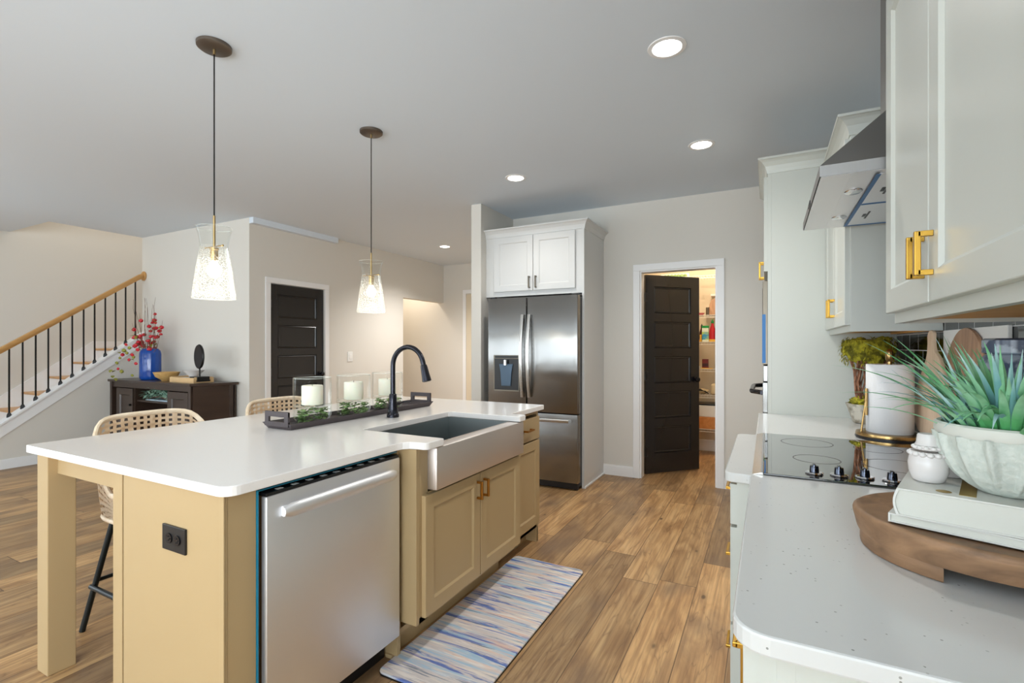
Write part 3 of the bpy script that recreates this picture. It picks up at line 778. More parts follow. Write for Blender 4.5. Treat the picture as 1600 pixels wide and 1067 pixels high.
# narrow drawer and door cabinet at the far end
F = Face('+X', FX)
d = shaker(F, 2.575, 2.99, 0.135, 0.69, 'door', 'tan', isl)
mb = MB(); F.box(mb, 2.575, 2.99, 0, 0.02, 0.70, 0.845, 0.002); d = build('drawer', mb, 'tan', isl)
pull(Face('+X', FX + .02), 2.80, 0.775, 0.1, 'bronzepull', d, vertical=False)
# aprons and square legs under the seating overhang
for y in (.90, 2.94): build('apron', MB().box(-2.528, -2.001, y, y + .025, 0.80, CT - .001), 'tan', isl)
for y in (0.868, 2.91): build('leg', MB().box(-2.62, -2.528, y, y + 0.092, 0, CT - .001, 0.003), 'tan', isl)
# second panel of the near leg, seen beside it
build('outlet_plate', MB().box(-1.678, -1.554, 0.851, 0.858, 0.679, 0.757, 0.002), 'dark', isl)
o = [x for x in bpy.data.objects if x.name.startswith('outlet_plate')][0]
for cx in (-1.638, -1.594):
    build('receptacle', MB().lathe([(0, 0), (0.016, 0), (0.016, 0.003), (0, 0.003)], (0, 0, 0), 20).transform(Matrix.Translation((cx, .851, .718)) @ Matrix.Rotation(PI / 2, 4, 'X')), 'orb', o)
    for dz in (-0.006, 0.006): build('slot', MB().box(cx - 0.004, cx + 0.003, 0.8466, 0.8476, 0.718 + dz - 0.0012, 0.718 + dz + 0.0012), 'gap', o)
    build('ground_slot', MB().box(cx + 0.006, cx + 0.0095, 0.8466, 0.8476, 0.716, 0.72), 'gap', o)

# countertop outline with rounded corners and the sink notch
def arc(cx, cy, r, a0, a1, n=6): return [(cx + r * math.cos(math.radians(a0 + (a1 - a0) * i / n)), cy + r * math.sin(math.radians(a0 + (a1 - a0) * i / n))) for i in range(n + 1)]
X0, X1, XB = -2.646, -1.338, -1.232
pts = []
pts += arc(X0 + .012, 0.84 + .012, .012, 180, 270, 3)
pts += arc(X1 - .045, 0.84 + .045, .045, 270, 360)
pts += [(X1, 1.555), (X1 + .006, 1.58), (X1 + .024, 1.60), (X1 + .05, 1.607), (XB - .03, 1.61)]
pts += arc(XB - .022, 1.632, .022, 270, 360, 4)
pts += [(XB, 1.728), (XB - .006, 1.734), (-1.70, 1.734), (-1.712, 1.746), (-1.712, 2.446), (-1.70, 2.458), (XB - .006, 2.458), (XB, 2.464)]
pts += arc(XB - .022, 2.525, .022, 0, 90, 4)
pts += [(XB - .04, 2.548), (X1 + .01, 2.552), (X1, 2.56)]
pts += arc(X1 - .012, 3.04 - .012, .012, 0, 90, 3) + arc(X0 + .012, 3.04 - .012, .012, 90, 180, 3)
ct = build('countertop', MB().prism(pts, CT, 0.914, 'XY', 0.003), 'islandquartz')
tag(ct, 'white quartz island countertop notched round the steel sink', 'countertop')

# ---------------------------------------------------------------- farmhouse sink
sk = thing('farmhouse_sink', 'stainless steel apron-front sink set into the island', 'sink', (-1.5, 2.1, 0.65))
mb = MB(); bm = mb.bm
# apron
mb.box(-1.3015, -1.235, 1.6825, 2.5145, 0.70, 0.882, 0.006)
build('apron_front', mb, 'sink', sk, True)
mb = MB()
bx0, bx1, by0, by1, zt, zb = -1.705, -1.305, 1.745, 2.447, 0.8835, 0.665
build('front_ledge', MB().box(bx1, -1.302, 1.7, 2.50, zt - 0.012, zt - .001), 'sink', sk)
mb.box(bx0 - 0.012, bx0, by0 - .012, by1 + .012, zb - .002, zt).box(bx1, bx1 + 0.012, by0 - .012, by1 + .012, zb - .002, zt - .012)
mb.box(bx0, bx1, by0 - .012, by0, zb - .002, zt).box(bx0, bx1, by1, by1 + 0.012, zb - .002, zt)
mb.box(bx0, bx1, by0, by1, zb - .006, zb)
build('basin', mb, 'basin', sk)
build('drain', MB().lathe([(0, .002), (.05, .002), (.055, 0.004), (.057, .001)], (-1.52, 2.1, zb), 24), 'chrome', sk, True)

# ---------------------------------------------------------------- faucet
fx, fy = -1.857, 2.12
fc = thing('kitchen_faucet', 'dark gooseneck pull-down faucet standing behind the sink', 'faucet', (fx, fy, 0.914))
build('base', MB().lathe([(0, 0), (.034, 0), (.034, .014), (.030, .018), (.026, .05), (.021, .09), (.0205, .125), (.017, .13), (0, .13)], (fx, fy, .9145), 28), 'orb', fc, True)
R0 = 0.106
path = [(fx, fy, 1.03), (fx, fy, 1.12), (fx, fy, 1.19)] + [(fx + R0 - R0 * math.cos(math.radians(a)), fy, 1.20 + R0 * math.sin(math.radians(a))) for a in range(0, 166, 11)]
lx, lz = path[-1][0], path[-1][2]
path.append((lx + 0.006, fy, lz - 0.022))
build('spout', MB().tube(path, 0.0135, 16), 'orb', fc, True)
d = Vector((0.26, 0, -1)).normalized(); p0 = Vector(path[-1])
build('spray_head', MB().tube([p0 + d*-.004, p0 + d*0.006, p0 + d*0.05, p0 + d*0.085, p0 + d*0.088], [.0165, .0185, .0215, .0255, .02], 20), 'orb', fc, True)
build('lever_handle', MB().tube([(fx, fy + .018, .985), (fx, fy + .05, .985)], .012, 14).tube([(fx, fy + .046, .985), (fx + .01, fy + .09, .992), (fx + .02, fy + .13, .99)], [.006, .005, .004], 10), 'orb', fc, True)

# ---------------------------------------------------------------- dishwasher
dw = thing('dishwasher', 'stainless steel dishwasher with bowed bar handle at the near end of the island', 'dishwasher', (-1.6, 1.27, 0))
DX = -1.345
build('tub', MB().box(-1.90, -1.40, 0.972, 1.578, 0.10, 0.862), 'dark', dw)
dd = build('door', MB().box(-1.372, DX, 0.972, 1.578, 0.115, 0.852, 0.004), 'steel', dw, True, 30)
dd2 = build('control_strip', MB().box(-1.40, -1.349, 0.974, 1.576, 0.852, 0.862, 0.001), 'dark', dd)
for i in range(9): build('control_button', MB().box(-1.374, -1.358, 1.02 + i * .058, 1.040 + i * .058, 0.8621, 0.8630), 'white', dd)
mb = MB(); rows = []
N = 20
for i in range(N + 1):
    t = i / N; y = 1.02 + 0.515 * t; b = math.sin(PI * t); bow = 0.018 + 0.022 * b ** 0.6
    w = 0.023 if 0 < i < N else 0.015
    rows.append([mb.bm.verts.new((DX + bow + dx - 0.008, y, 0.795 + 0.006 * b + dz)) for dx, dz in ((0, -w), (0.010, -w*.8), (0.015, 0), (0.010, w*.8), (0, w))])
for A, B in zip(rows, rows[1:]):
    for k in range(4): mb.bm.faces.new((A[k], B[k], B[k+1], A[k+1]))
    mb.bm.faces.new((A[4], B[4], B[0], A[0]))
mb.bm.faces.new(rows[0]); mb.bm.faces.new(rows[-1])
bmesh.ops.recalc_face_normals(mb.bm, faces=mb.bm.faces)
mb.box(DX, DX + .012, 1.024, 1.04, 0.78, 0.81).box(DX, DX + .012, 1.515, 1.53, 0.78, 0.81)
build('bar_handle', mb, 'steel', dd, True, 60)
build('door_edge', MB().box(-1.392, -1.3725, 0.975, 1.575, 0.12, 0.85), 'tandark', dd)
build('toe_panel', MB().box(-1.44, -1.43, 0.972, 1.578, 0.002, 0.10), 'dark', dw)
build('protective_film', MB().box(-1.40, -1.366, 0.9565, 0.960, 0.09, 0.872).box(-1.40, -1.366, 0.96, 1.585, 0.870, 0.873), 'teal', dw)
build('side_liner', MB().box(-1.40, -1.376, 0.9655, 0.9675, 0.03, 0.855), 'white', dw)
# loose timber block on the floor behind the mat
tag(build('floor_transition_block', MB().box(-1.428, -1.392, 1.582, 1.608, 0.0, 0.016, 0.003), 'tan'), 'small wood offcut on the floor between dishwasher and sink base', 'wood offcut')

# ---------------------------------------------------------------- floor mat
mx0, mx1, my0, my1 = -1.385, -0.938, 1.485, 2.705
pts = arc(mx0+.03, my0+.03, .03, 180, 270, 4) + arc(mx1-.03, my0+.03, .03, 270, 360, 4) + arc(mx1-.03, my1-.03, .03, 0, 90, 4) + arc(mx0+.03, my1-.03, .03, 90, 180, 4)
mt = thing('kitchen_mat', 'blue, cream and peach streaked cushion mat in front of the sink', 'floor mat', (-1.16, 2.1, 0.0))
build('mat_surface', MB().prism(pts, 0.005, 0.0145, 'XY', 0.004), 'rug', mt)
build('rubber_base', MB().prism([(x*1.0, y) for x, y in pts], 0.0005, 0.005, 'XY'), 'dark', mt)

# ---------------------------------------------------------------- tray with three candle jars
tr = thing('serving_tray', 'long dark grey tray with cut-out end handles on the island', 'tray', (-2.07, 2.07, 0.914))
tx0, tx1, ty0, ty1, z0 = -2.165, -1.975, 1.55, 2.64, 0.9145
mb = MB(); bm = mb.bm
# flared shallow tray: outer and inner rings
def rr(o, z): return [bm.verts.new(p) for p in ((tx0-o, ty0-o, z), (tx1+o, ty0-o, z), (tx1+o, ty1+o, z), (tx0-o, ty1+o, z))]
R = [rr(-0.012, z0), rr(0.006, z0 + .03), rr(0.0, z0 + .03), rr(-0.014, z0 + .010)]
for A, B in zip(R, R[1:]):
    for i in range(4): bm.faces.new((A[i], A[(i+1)%4], B[(i+1)%4], B[i]))
bm.faces.new(R[0][::-1]); bm.faces.new(R[-1]); bmesh.ops.recalc_face_normals(bm, faces=bm.faces)
build('tray_pan', mb, 'tray', tr)
for y in (ty0, ty1):
    mb = MB(); a, b = tx0 + .012, tx1 - .012
    mb.box(a, a + .028, y - .006, y + .006, z0 + .02, z0 + .085, .002).box(b - .028, b, y - .006, y + .006, z0 + .02, z0 + .085, .002)
    mb.box(a, b, y - .0058, y + .0058, z0 + .06, z0 + .085, .002).box(a, b, y - .0058, y + .0058, z0 + .015, z0 + .036)
    build('handle', mb, 'tray', tr)

def hurricane(y, first, lab):
    cx = -2.068; zc = z0 + .0105
    t = thing('hurricane_vase', lab, 'candle jar', (cx, y, zc), 'candle jars on the grey tray')
    r, h = 0.093, 0.225
    g = MB().lathe([(r*.80, 0.0), (r*.93, .012), (r, .035), (r, h - .012), (r*.985, h)], (cx, y, zc), 40)
    build('glass_cylinder', g, 'glass', t, True)
    build('rim', MB().lathe([(r*.985, h - .004), (r*.985, h + .001), (r*.945, h + .001), (r*.945, h - .004)], (cx, y, zc), 40), 'rimglass', t, True)
    # inner glass shelf that carries the candle
    build('inner_cup', MB().lathe([(0, .078), (r*.90, .078), (r*.95, .082), (r*.95, .086), (0, .082)], (cx, y, zc), 36), 'rimglass', t, True)
    rnd = random.Random(int(y * 100))
    mb = MB()
    for i in range(170):
        a = rnd.uniform(0, 2*PI); q = r * .88 * rnd.uniform(.5, 1) ** .5; z = rnd.uniform(.008, .07)
        mb.leaf((cx + q*math.cos(a)*.86, y + q*math.sin(a)*.86, zc + z), (rnd.uniform(-1, 1), rnd.uniform(-1, 1), rnd.uniform(-.15, .25)), rnd.uniform(.016, .026), rnd.uniform(.018, .03), curl=.3)
    build('eucalyptus_filling', mb, 'leafdark', t, True)
    return t
jars = []
for i, (y, lab) in enumerate(((1.752, 'glass candle jar on the tray end nearest the camera'), (2.035, 'middle glass candle jar on the grey tray'), (2.31, 'glass candle jar on the tray right behind the faucet'))):
    hurricane(y, i == 0, lab)
for i, (y, lab) in enumerate(((1.752, 'ivory pillar candle in the nearest glass jar'), (2.035, 'ivory pillar candle in the middle glass jar'), (2.31, 'ivory pillar candle in the glass jar behind the faucet'))):
    c = thing('pillar_candle', lab, 'candle', (-2.068, y, z0 + .098), 'pillar candles in the jars')
    build('wax', MB().lathe([(0, 0), (.05, 0), (.052, .004), (.052, .094), (.049, .098), (.042, .094), (0, .093)], (-2.068, y, z0 + .098), 32), 'wax', c, True)
    build('wick', MB().cyl((-2.068, y, z0 + .19), .0013, .012, 6), 'gap', c)

# ---------------------------------------------------------------- woven counter stools
def woven_stool(cx, cy, lab):
    """seat shell woven from flat strips on a black tube frame; back towards -x"""
    t = thing('counter_stool', lab, 'stool', (cx, cy, 0), 'woven counter stools at the island')
    hw, dp = 0.262, 0.25             # half width, half depth of the shell
    # plan curve, from the right front corner round the back to the left front corner
    def plan(s, k=1.0):
        a = math.radians(-68 + 316 * 0.5 + 0) ; ang = math.radians(30 + 300 * s)   # 30deg..330deg, 180deg = back
        c, sn = math.cos(ang), math.sin(ang); n = 3.4
        rr_ = (abs(c) ** n + abs(sn) ** n) ** (-1 / n)
        return cx + c * rr_ * dp * k, cy + sn * rr_ * hw * k
    zb_, zs = 0.535, 0.60
    def ztop(s):
        x, y = plan(s); back = max(0.0, min(1.0, (cx + 0.05 - x) / (dp + .05)))
        e = max(0.0, abs(y - cy) - 0.17) / (hw - 0.17)
        z = 0.975 - 0.055 * e ** 2.6 - 0.0 
        f = 1 - back; 
        return z - 0.26 * min(1, f * 1.25) ** 1.3
    def S(s, h, off=0.0):
        zt = ztop(s); z = zb_ + (zt - zb_) * h
        k = 0.92 + 0.09 * min(1, max(0, z - zb_) / 0.25) ** 0.6 + 0.03 * max(0, z - .8) / .17
        x, y = plan(s, k + off); 
        return Vector((x, y, z))
    mb = MB(); bm = mb.bm
    NV, NHZ = 44, 17
    def strip(pts, wdir, w, th=0.0028):
        prev = None
        for p, wd, nn in zip(pts, wdir, [None]*len(pts)):
            row = [bm.verts.new(p - wd * w / 2), bm.verts.new(p + wd * w / 2)]
            if prev: bm.faces.new((prev[0], prev[1], row[1], row[0]))
            prev = row
    # uprights
    for i in range(NV + 1):
        s = i / NV; pts = []; wd = []
        if i % 5 == 4 and False: continue
        for j in range(52):
            h = j / 51; ph = math.sin(PI * (h * NHZ + (i % 2)))
            pts.append(S(s, h, 0.007 * ph)); tn = (S(min(1, s + .01), h) - S(max(0, s - .01), h)).normalized(); wd.append(tn)
        strip(pts, wd, 0.0165 if i % 3 else 0.024)
    # rounds
    for j in range(NHZ):
        h = (j + 0.5) / NHZ; pts = []; wd = []
        for i in range(NV * 4 + 1):
            s = i / (NV * 4); ph = -math.cos(PI * (s * NV + (j % 2)))
            pts.append(S(s, h, 0.007 * ph)); wd.append((S(s, min(1, h + .03)) - S(s, h - .03)).normalized())
        strip(pts, wd, 0.0125)
    bmesh.ops.solidify(bm, geom=bm.faces[:], thickness=0.002)
    build('woven_shell', mb, 'rattan', t, True, 60)
    # wrapped rim round the top edge, and the lower band
    build('rim', MB().tube([S(i / 60, 1.0) + Vector((0, 0, -0.004)) for i in range(61)], 0.0135, 8, sx=.75), 'rattan', t, True)
    build('lower_band', MB().tube([S(i / 60, 0.0) for i in range(61)], 0.011, 8), 'rattan', t, True)
    # woven seat
    mb = MB(); pts = [plan(s / 40, 0.93) for s in range(41)]
    mb.prism(pts, zs, zs + 0.03, 'XY', .004)
    build('seat', mb, 'rattan', t)
    mb = MB(); mb.prism([plan(s / 40, 0.87) for s in range(41)], 0.528, 0.540, 'XY')
    build('seat_frame', mb, 'stoolmetal', t)
    # four splayed legs, foot ring and short braces
    tops = [(cx - .165, cy - .165), (cx - .165, cy + .165), (cx + .165, cy - .165), (cx + .165, cy + .165)]
    feet = [(cx - .245, cy - .285 * .93), (cx - .245, cy + .285 * .93), (cx + .235, cy - .265), (cx + .235, cy + .265)]
    def lp(i, z): f = (0.55 - z) / 0.55; return Vector((tops[i][0] + (feet[i][0] - tops[i][0]) * f, tops[i][1] + (feet[i][1] - tops[i][1]) * f, z))
    for i in range(4):
        build('leg', MB().tube([lp(i, 0.002), lp(i, 0.28), lp(i, 0.55)], 0.0125, 12), 'stoolmetal', t, True)
    order = [0, 1, 3, 2, 0]
    fr = []
    for i in (0, 1, 3, 2): 
        p = lp(i, 0.2); v = Vector((p.x - cx, p.y - cy, 0)).normalized() * 0.014; fr.append(p + v)
    mb = MB()
    for a, b in ((0, 3), (1, 2), (2, 3)): mb.tube([fr[a], fr[b]], 0.0115, 10)
    mb.tube([lp(0, .225), lp(1, .225)], 0.009, 10)
    build('footrest', mb, 'stoolmetal', t, True)
    build('brace', MB().tube([lp(0, .50), lp(1, .50)], 0.009, 10).tube([lp(2, .50), lp(3, .50)], 0.009, 10), 'stoolmetal', t, True)
    return t
woven_stool(-2.545, 1.345, 'woven rattan stool nearest the camera, tucked under the near end of the island')
woven_stool(-2.545, 2.085, 'woven rattan stool further along the island, behind the candle tray')

# ---------------------------------------------------------------- pendants
def pendant(x, y, lab):
    t = thing('pendant_lamp', lab, 'pendant light', (x, y, H), 'pendants over the island')
    build('canopy', MB().lathe([(0, -.022), (.012, -.022), (.066, -.02), (.074, -.014), (.075, -.001), (0, -.001)], (x, y, H), 36), 'bronze', t, True)
    build('cord', MB().tube([(x, y, H - .02), (x, y, 2.3), (x, y, 1.925)], .0032, 8), 'iron', t, True)
    build('stem', MB().tube([(x, y, H - .045), (x, y, H - .02)], .006, 10).tube([(x, y, 1.70 + .06), (x, y, 1.93)], .0055, 12), 'pewterbrass', t, True)
    sh = [(.092, 1.537), (.0925, 1.541), (.078, 1.66), (.060, 1.775), (.0585, 1.785), (.0605, 1.80), (.067, 1.84), (.0765, 1.872)]
    build('crackled_glass_shade', MB().lathe([(r, z) for r, z in sh[:5]], (x, y, 0), 40), 'crackle', t, True)
    build('clear_glass_collar', MB().lathe([(r, z) for r, z in sh[4:]], (x, y, 0), 40), 'glass', t, True)
    mb = MB()
    for r, z, w in ((.0765, 1.872, .0016), (.0922, 1.538, .002)):
        mb.tube([(x + r*math.cos(a*PI/18), y + r*math.sin(a*PI/18), z) for a in range(37)], w, 6)
    build('glass_edge', mb, 'rimglass', t, True)
    mb = MB().tube([(x - .064, y, 1.783), (x + .064, y, 1.783)], .003, 8)
    for s in (-1, 1): mb.ball((x + s*.066, y, 1.783), .006, 1)
    build('cross_bar', mb, 'pewterbrass', t, True)
    build('socket', MB().lathe([(0, 0), (.014, 0), (.017, .02), (.017, .05), (.020, .052), (.020, .062), (0, .068)], (x, y, 1.715), 20), 'pewterbrass', t, True)
    b = build('bulb', MB().lathe([(0, -.032), (.017, -.028), (.028, -.014), (.032, .002), (.028, .018), (.017, .034), (.013, .046), (0, .046)], (x, y, 1.668), 24), 'bulb', t, True)
    l = bpy.data.lights.new('pendant_glow', 'POINT'); l.energy = 1.3; l.color = (1.0, .93, .82); l.shadow_soft_size = .05
    lo = bpy.data.objects.new('pendant_glow', l); COL.objects.link(lo); lo.parent = t; lo.location = (0, 0, 1.56 - H)
pendant(-2.33, 1.408, 'nearer glass pendant, hanging over the front of the island')
pendant(-2.336, 2.454, 'farther glass pendant, hanging over the far half of the island')

# ---------------------------------------------------------------- recessed ceiling lights
for (x, y, lab, e) in ((-.426, 2.42, 'recessed ceiling light nearest the camera, above the cooktop aisle', 48), (-.415, 3.70, 'recessed ceiling light in front of the pantry door', 40),
                       (-1.895, 3.70, 'recessed ceiling light in front of the fridge cabinet', 28), (-4.096, 5.773, 'recessed ceiling light down the hall beyond the fridge wall', 170)):
    t = thing('recessed_light', lab, 'ceiling light', (x, y, H), 'recessed ceiling lights')
    build('trim_ring', MB().lathe([(.066, -.002), (.069, -.006), (.088, -.004), (.09, -.0005), (.066, -.0004)], (x, y, H), 40), 'trim', t, True)
    build('lens', MB().lathe([(0, -.0035), (.066, -.003)], (x, y, H), 32), 'lamp', t, True)
    l = bpy.data.lights.new('recessed_glow', 'SPOT'); l.energy = e; l.color = (1, .965, .92); l.spot_size = 2.4; l.spot_blend = 1; l.shadow_soft_size = .06
    lo = bpy.data.objects.new('recessed_glow', l); COL.objects.link(lo); lo.parent = t; lo.location = (0, 0, -.03)

# ================================================================ FRIDGE WALL
fr = thing('refrigerator', 'stainless steel french-door refrigerator with a water dispenser', 'refrigerator', (-1.97, 4.5, 0))
build('cabinet_body', MB().box(-2.425, -1.515, 4.225, 4.88, 0.03, 1.765, 0.004), 'dark', fr)
FY = 4.225
def bowed(x0, x1, z0, z1, name, d=0.062, bow=0.012, cut=None):
    """door skin with a gently bowed front"""
    mb = MB(); n = 10; lo = []; 
    pts = [(x0, FY - .001), (x0, FY - d + .012)]
    for i in range(n + 1):
        t = i / n; pts.append((x0 + .006 + (x1 - x0 - .012) * t, FY - d - bow * math.sin(PI * t)))
    pts += [(x1, FY - d + .012), (x1, FY - .001)]
    mb.prism(pts, z0, z1, 'XY', 0.0025)
    return build(name, mb, 'fridge', fr, True, 30)
mid = -2.015
dl = bowed(-2.44, mid - .003, 0.70, 1.775, 'door')
dr = bowed(mid + .003, -1.505, 0.70, 1.775, 'door')
fz = bowed(-2.44, -1.505, 0.075, 0.69, 'freezer_drawer')
build('kick_grille', MB().box(-2.42, -1.52, 4.20, 4.225, 0.01, 0.07), 'dark', fr)
build('hinge_cover', MB().box(-1.57, -1.515, 4.18, 4.30, 1.7755, 1.79, .003).box(-2.42, -2.37, 4.18, 4.30, 1.7755, 1.79, .003), 'dark', fr)
def fhandle(x, parent, lean):
    pts = []
    for i in range(17):
        t = i / 16; pts.append((x + lean * .022 * math.sin(PI * t) * 0 + lean*.018*(1-math.sin(PI*t)) * 0, FY - .085 - .042 * math.sin(PI * t), 0.83 + .78 * t))
    mb = MB(); rows = []
    for p in pts:
        rows.append([mb.bm.verts.new((p[0] + a, p[1] + b, p[2])) for a, b in ((-.016, .01), (-.014, -.006), (0, -.011), (.014, -.006), (.016, .01))])
    for A, B in zip(rows, rows[1:]):
        for k in range(4): mb.bm.faces.new((A[k], A[k+1], B[k+1], B[k]))
        mb.bm.faces.new((A[4], A[0], B[0], B[4]))
    mb.bm.faces.new(rows[0]); mb.bm.faces.new(rows[-1]); bmesh.ops.recalc_face_normals(mb.bm, faces=mb.bm.faces)
    mb.box(x - .013, x + .013, FY - .085, FY - .064, .835, .87).box(x - .013, x + .013, FY - .085, FY - .064, 1.57, 1.605)
    build('door_handle', mb, 'steelbright', parent, True, 50)
fhandle(mid - .035, dl, -1); fhandle(mid + .035, dr, 1)
mb = MB(); rows = []
for i in range(13):
    t = i / 12; x = -2.36 + .78 * t; b = math.sin(PI * t) * .02
    rows.append([mb.bm.verts.new((x, FY - .095 - b + dy, .635 + dz)) for dy, dz in ((.012, -.016), (-.008, -.014), (-.013, 0), (-.008, .014), (.012, .016))])
for A, B in zip(rows, rows[1:]):
    for k in range(4): mb.bm.faces.new((A[k], B[k], B[k+1], A[k+1]))
mb.bm.faces.new(rows[0]); mb.bm.faces.new(rows[-1]); bmesh.ops.recalc_face_normals(mb.bm, faces=mb.bm.faces)
mb.box(-2.36, -2.33, FY - .095, FY - .066, .62, .65).box(-1.61, -1.58, FY - .095, FY - .066, .62, .65)
build('drawer_handle', mb, 'steelbright', fz, True, 50)
# water and ice dispenser: framed recess
dp = build('dispenser_frame', MB().box(-2.366, -2.084, FY - .0775, FY - .070, 1.19, 1.225, .002).box(-2.366, -2.356, FY - .0775, FY - .07, .885, 1.19).box(-2.094, -2.084, FY - .0775, FY - .07, .885, 1.19).box(-2.366, -2.084, FY - .0775, FY - .07, .88, .892), 'pewter', dl)
build('display', MB().box(-2.350, -2.10, FY - .0785, FY - .0775, 1.196, 1.219), 'dark', dp)
build('dispenser_recess', MB().box(-2.356, -2.094, FY - .0765, FY - .0755, .892, 1.19), 'dark', dp)
mb = MB().prism([(-2.30, 1.14), (-2.15, 1.14), (-2.165, 1.06), (-2.175, .93), (-2.275, .93), (-2.285, 1.06)], FY - .088, FY - .0765, 'XZ', .003)
build('dispenser_paddle', mb, 'dispblue', dp)
build('nozzle', MB().cyl((-2.225, FY - .095, 1.13), .02, .05, 16), 'chrome', dp, True)

fc = thing('fridge_cabinet', 'white two-door cabinet with crown moulding boxed over the refrigerator', 'cabinet', (-2.02, 4.6, 1.8))
build('cabinet_box', MB().box(-2.54, -1.50, 4.30, 4.88, 1.805, 2.42, .001), 'fcab', fc)
build('side_panel', MB().box(-1.515 + .001, -1.492, 4.295, 4.899, 0.0, 2.42, .001), 'fcab', fc)
build('shoe_moulding', MB().box(-1.4915, -1.480, 4.30, 4.885, 0, .018, .003), 'trim', fc)
crown([(-2.54, 4.30), (-1.492, 4.30), (-1.492, 4.899)], 2.395, 2.478, 0.048, 'crown_moulding', 'fcab', fc)
F = Face('-Y', 4.2995)
d = shaker(F, -2.437, -2.008, 1.852, 2.388, 'door', 'fcab', fc); pull(Face('-Y', 4.2795), -2.040, 1.93, .115, 'pewter', d, w=.012)
d = shaker(F, -2.002, -1.578, 1.852, 2.388, 'door', 'fcab', fc); pull(Face('-Y', 4.2795), -1.970, 1.93, .115, 'pewter', d, w=.012)

# ================================================================ RIGHT-HAND RUN
WX = 0.611
# --- base cabinets
def base_cab(y0, y1, fx, lab, rows, near_panel=False, group='white base cabinets under the right-hand counter'):
    t = thing('base_cabinet', lab, 'cabinet', ((fx + WX) / 2, (y0 + y1) / 2, 0), group)
    build('cabinet_box', MB().box(fx, WX, y0, y1, 0.10, CT - .001), 'cab', t)
    build('toe_kick', MB().box(fx + .07, fx + .08, y0, y1, 0, .1), 'cab', t)
    if near_panel:
        F = Face('-Y', y0)
        mb = MB(); F.box(mb, fx + .024, fx + .047, 0, .006, .1, CT - .001); F.box(mb, WX - .06, WX, 0, .006, .1, CT - .001); F.box(mb, fx + .0471, WX - .06, 0, .006, CT - .06, CT - .001)
        build('end_panel', mb, 'cab', t)
    F = Face('-X', fx)
    for kind, a0, a1, z0, z1 in rows:
        d = shaker(F, a0, a1, z0, z1, kind, 'cab', t, rail=.045 if kind == 'door' else .032)
        if kind == 'drawer': pull(Face('-X', fx - .02), min((a0 + a1) / 2, a0 + .16), (z0 + z1) / 2 + .02, .10, 'brass', d, vertical=False, w=.009, d=.021)
        else: pull(Face('-X', fx - .02), a1 - .04, z1 - .09, .1, 'brass', d, w=.009, d=.021)
    return t
base_cab(0.79, 1.695, -0.012, 'white base cabinet at the near end of the right-hand counter', [('drawer', .80, 1.24, .70, .868), ('door', .80, 1.24, .115, .685), ('drawer', 1.246, 1.685, .70, .868), ('door', 1.246, 1.685, .115, .685)], True)
base_cab(1.697, 2.435, -0.085, 'white drawer base bumped out under the cooktop', [('drawer', 1.705, 2.427, .745, .872), ('drawer', 1.705, 2.427, .435, .735), ('drawer', 1.705, 2.427, .115, .425)])
base_cab(2.437, 3.258, -0.012, 'white base cabinet between the cooktop and the oven tower', [('drawer', 2.45, 2.845, .70, .868), ('door', 2.45, 2.845, .115, .685), ('drawer', 2.85, 3.25, .70, .868), ('door', 2.85, 3.25, .115, .685)])
# --- worktop with the bump-out
CX, CB = -0.046, -0.121
pts = arc(CX + .05, 0.753 + .05, .05, 270, 180) + [(CX, 1.665), (CX - .003, 1.672), (CX - .01, 1.676)]
pts = [(WX, .753)] + pts
pts += arc(CB + .03, 1.676 + .03, .03, 270, 180, 5) + arc(CB + .03, 2.452 - .03, .03, 180, 90, 5)
pts += [(CX - .01, 2.452), (CX, 2.46), (CX, 3.258), (WX, 3.258)]
wt = build('worktop', MB().prism(pts, CT, 0.914, 'XY', 0.004), 'quartz')
tag(wt, 'white speckled quartz worktop along the right-hand wall', 'countertop')
# --- cooktop
ck = thing('cooktop', 'black glass electric cooktop with four chrome knobs', 'cooktop', (.25, 2.08, .914))
build('glass_top', MB().box(-0.012, .512, 1.69, 2.472, .9145, .921, .003), 'blackglass', ck)
build('steel_edge', MB().prism([(-.042, .9145), (-.012, .9145), (-.012, .9215), (-.018, .9215)], 1.69, 2.472, 'XZ'), 'steelbright', ck)
build('steel_edge', MB().box(.512, .524, 1.69, 2.472, .9145, .920), 'steelbright', ck)
kn = [(.127, 1.752), (.192, 1.762), (.256, 1.770), (.318, 1.762)]
for x, y in [(.127, 1.752), (.191, 1.757), (.255, 1.762), (.319, 1.757)]:
    k = build('control_knob', MB().lathe([(0, 0), (.022, 0), (.0235, .003), (.021, .006), (.0, .007)], (x, y, .9212), 24, fn=lambda a, z: 1 + .05 * math.cos(12 * a)), 'chrome', ck, True)
    build('knob_grip', MB().lathe([(.013, .006), (.0115, .022), (.0105, .025), (0, .026)], (x, y, .9212), 20).box(x - .004, x + .004, y - .0115, y + .0115, .925, .951, .002), 'knobdark', k, True)
mb = MB()
for x, y, r in ((.14, 2.30, .09), (.37, 2.28, .075), (.15, 1.98, .07), (.38, 1.99, .10)):
    mb.lathe([(r - .0012, 0), (r, .0002), (r + .0012, 0)], (x, y, .9213), 40)
build('burner_ring', mb, 'tray', ck)

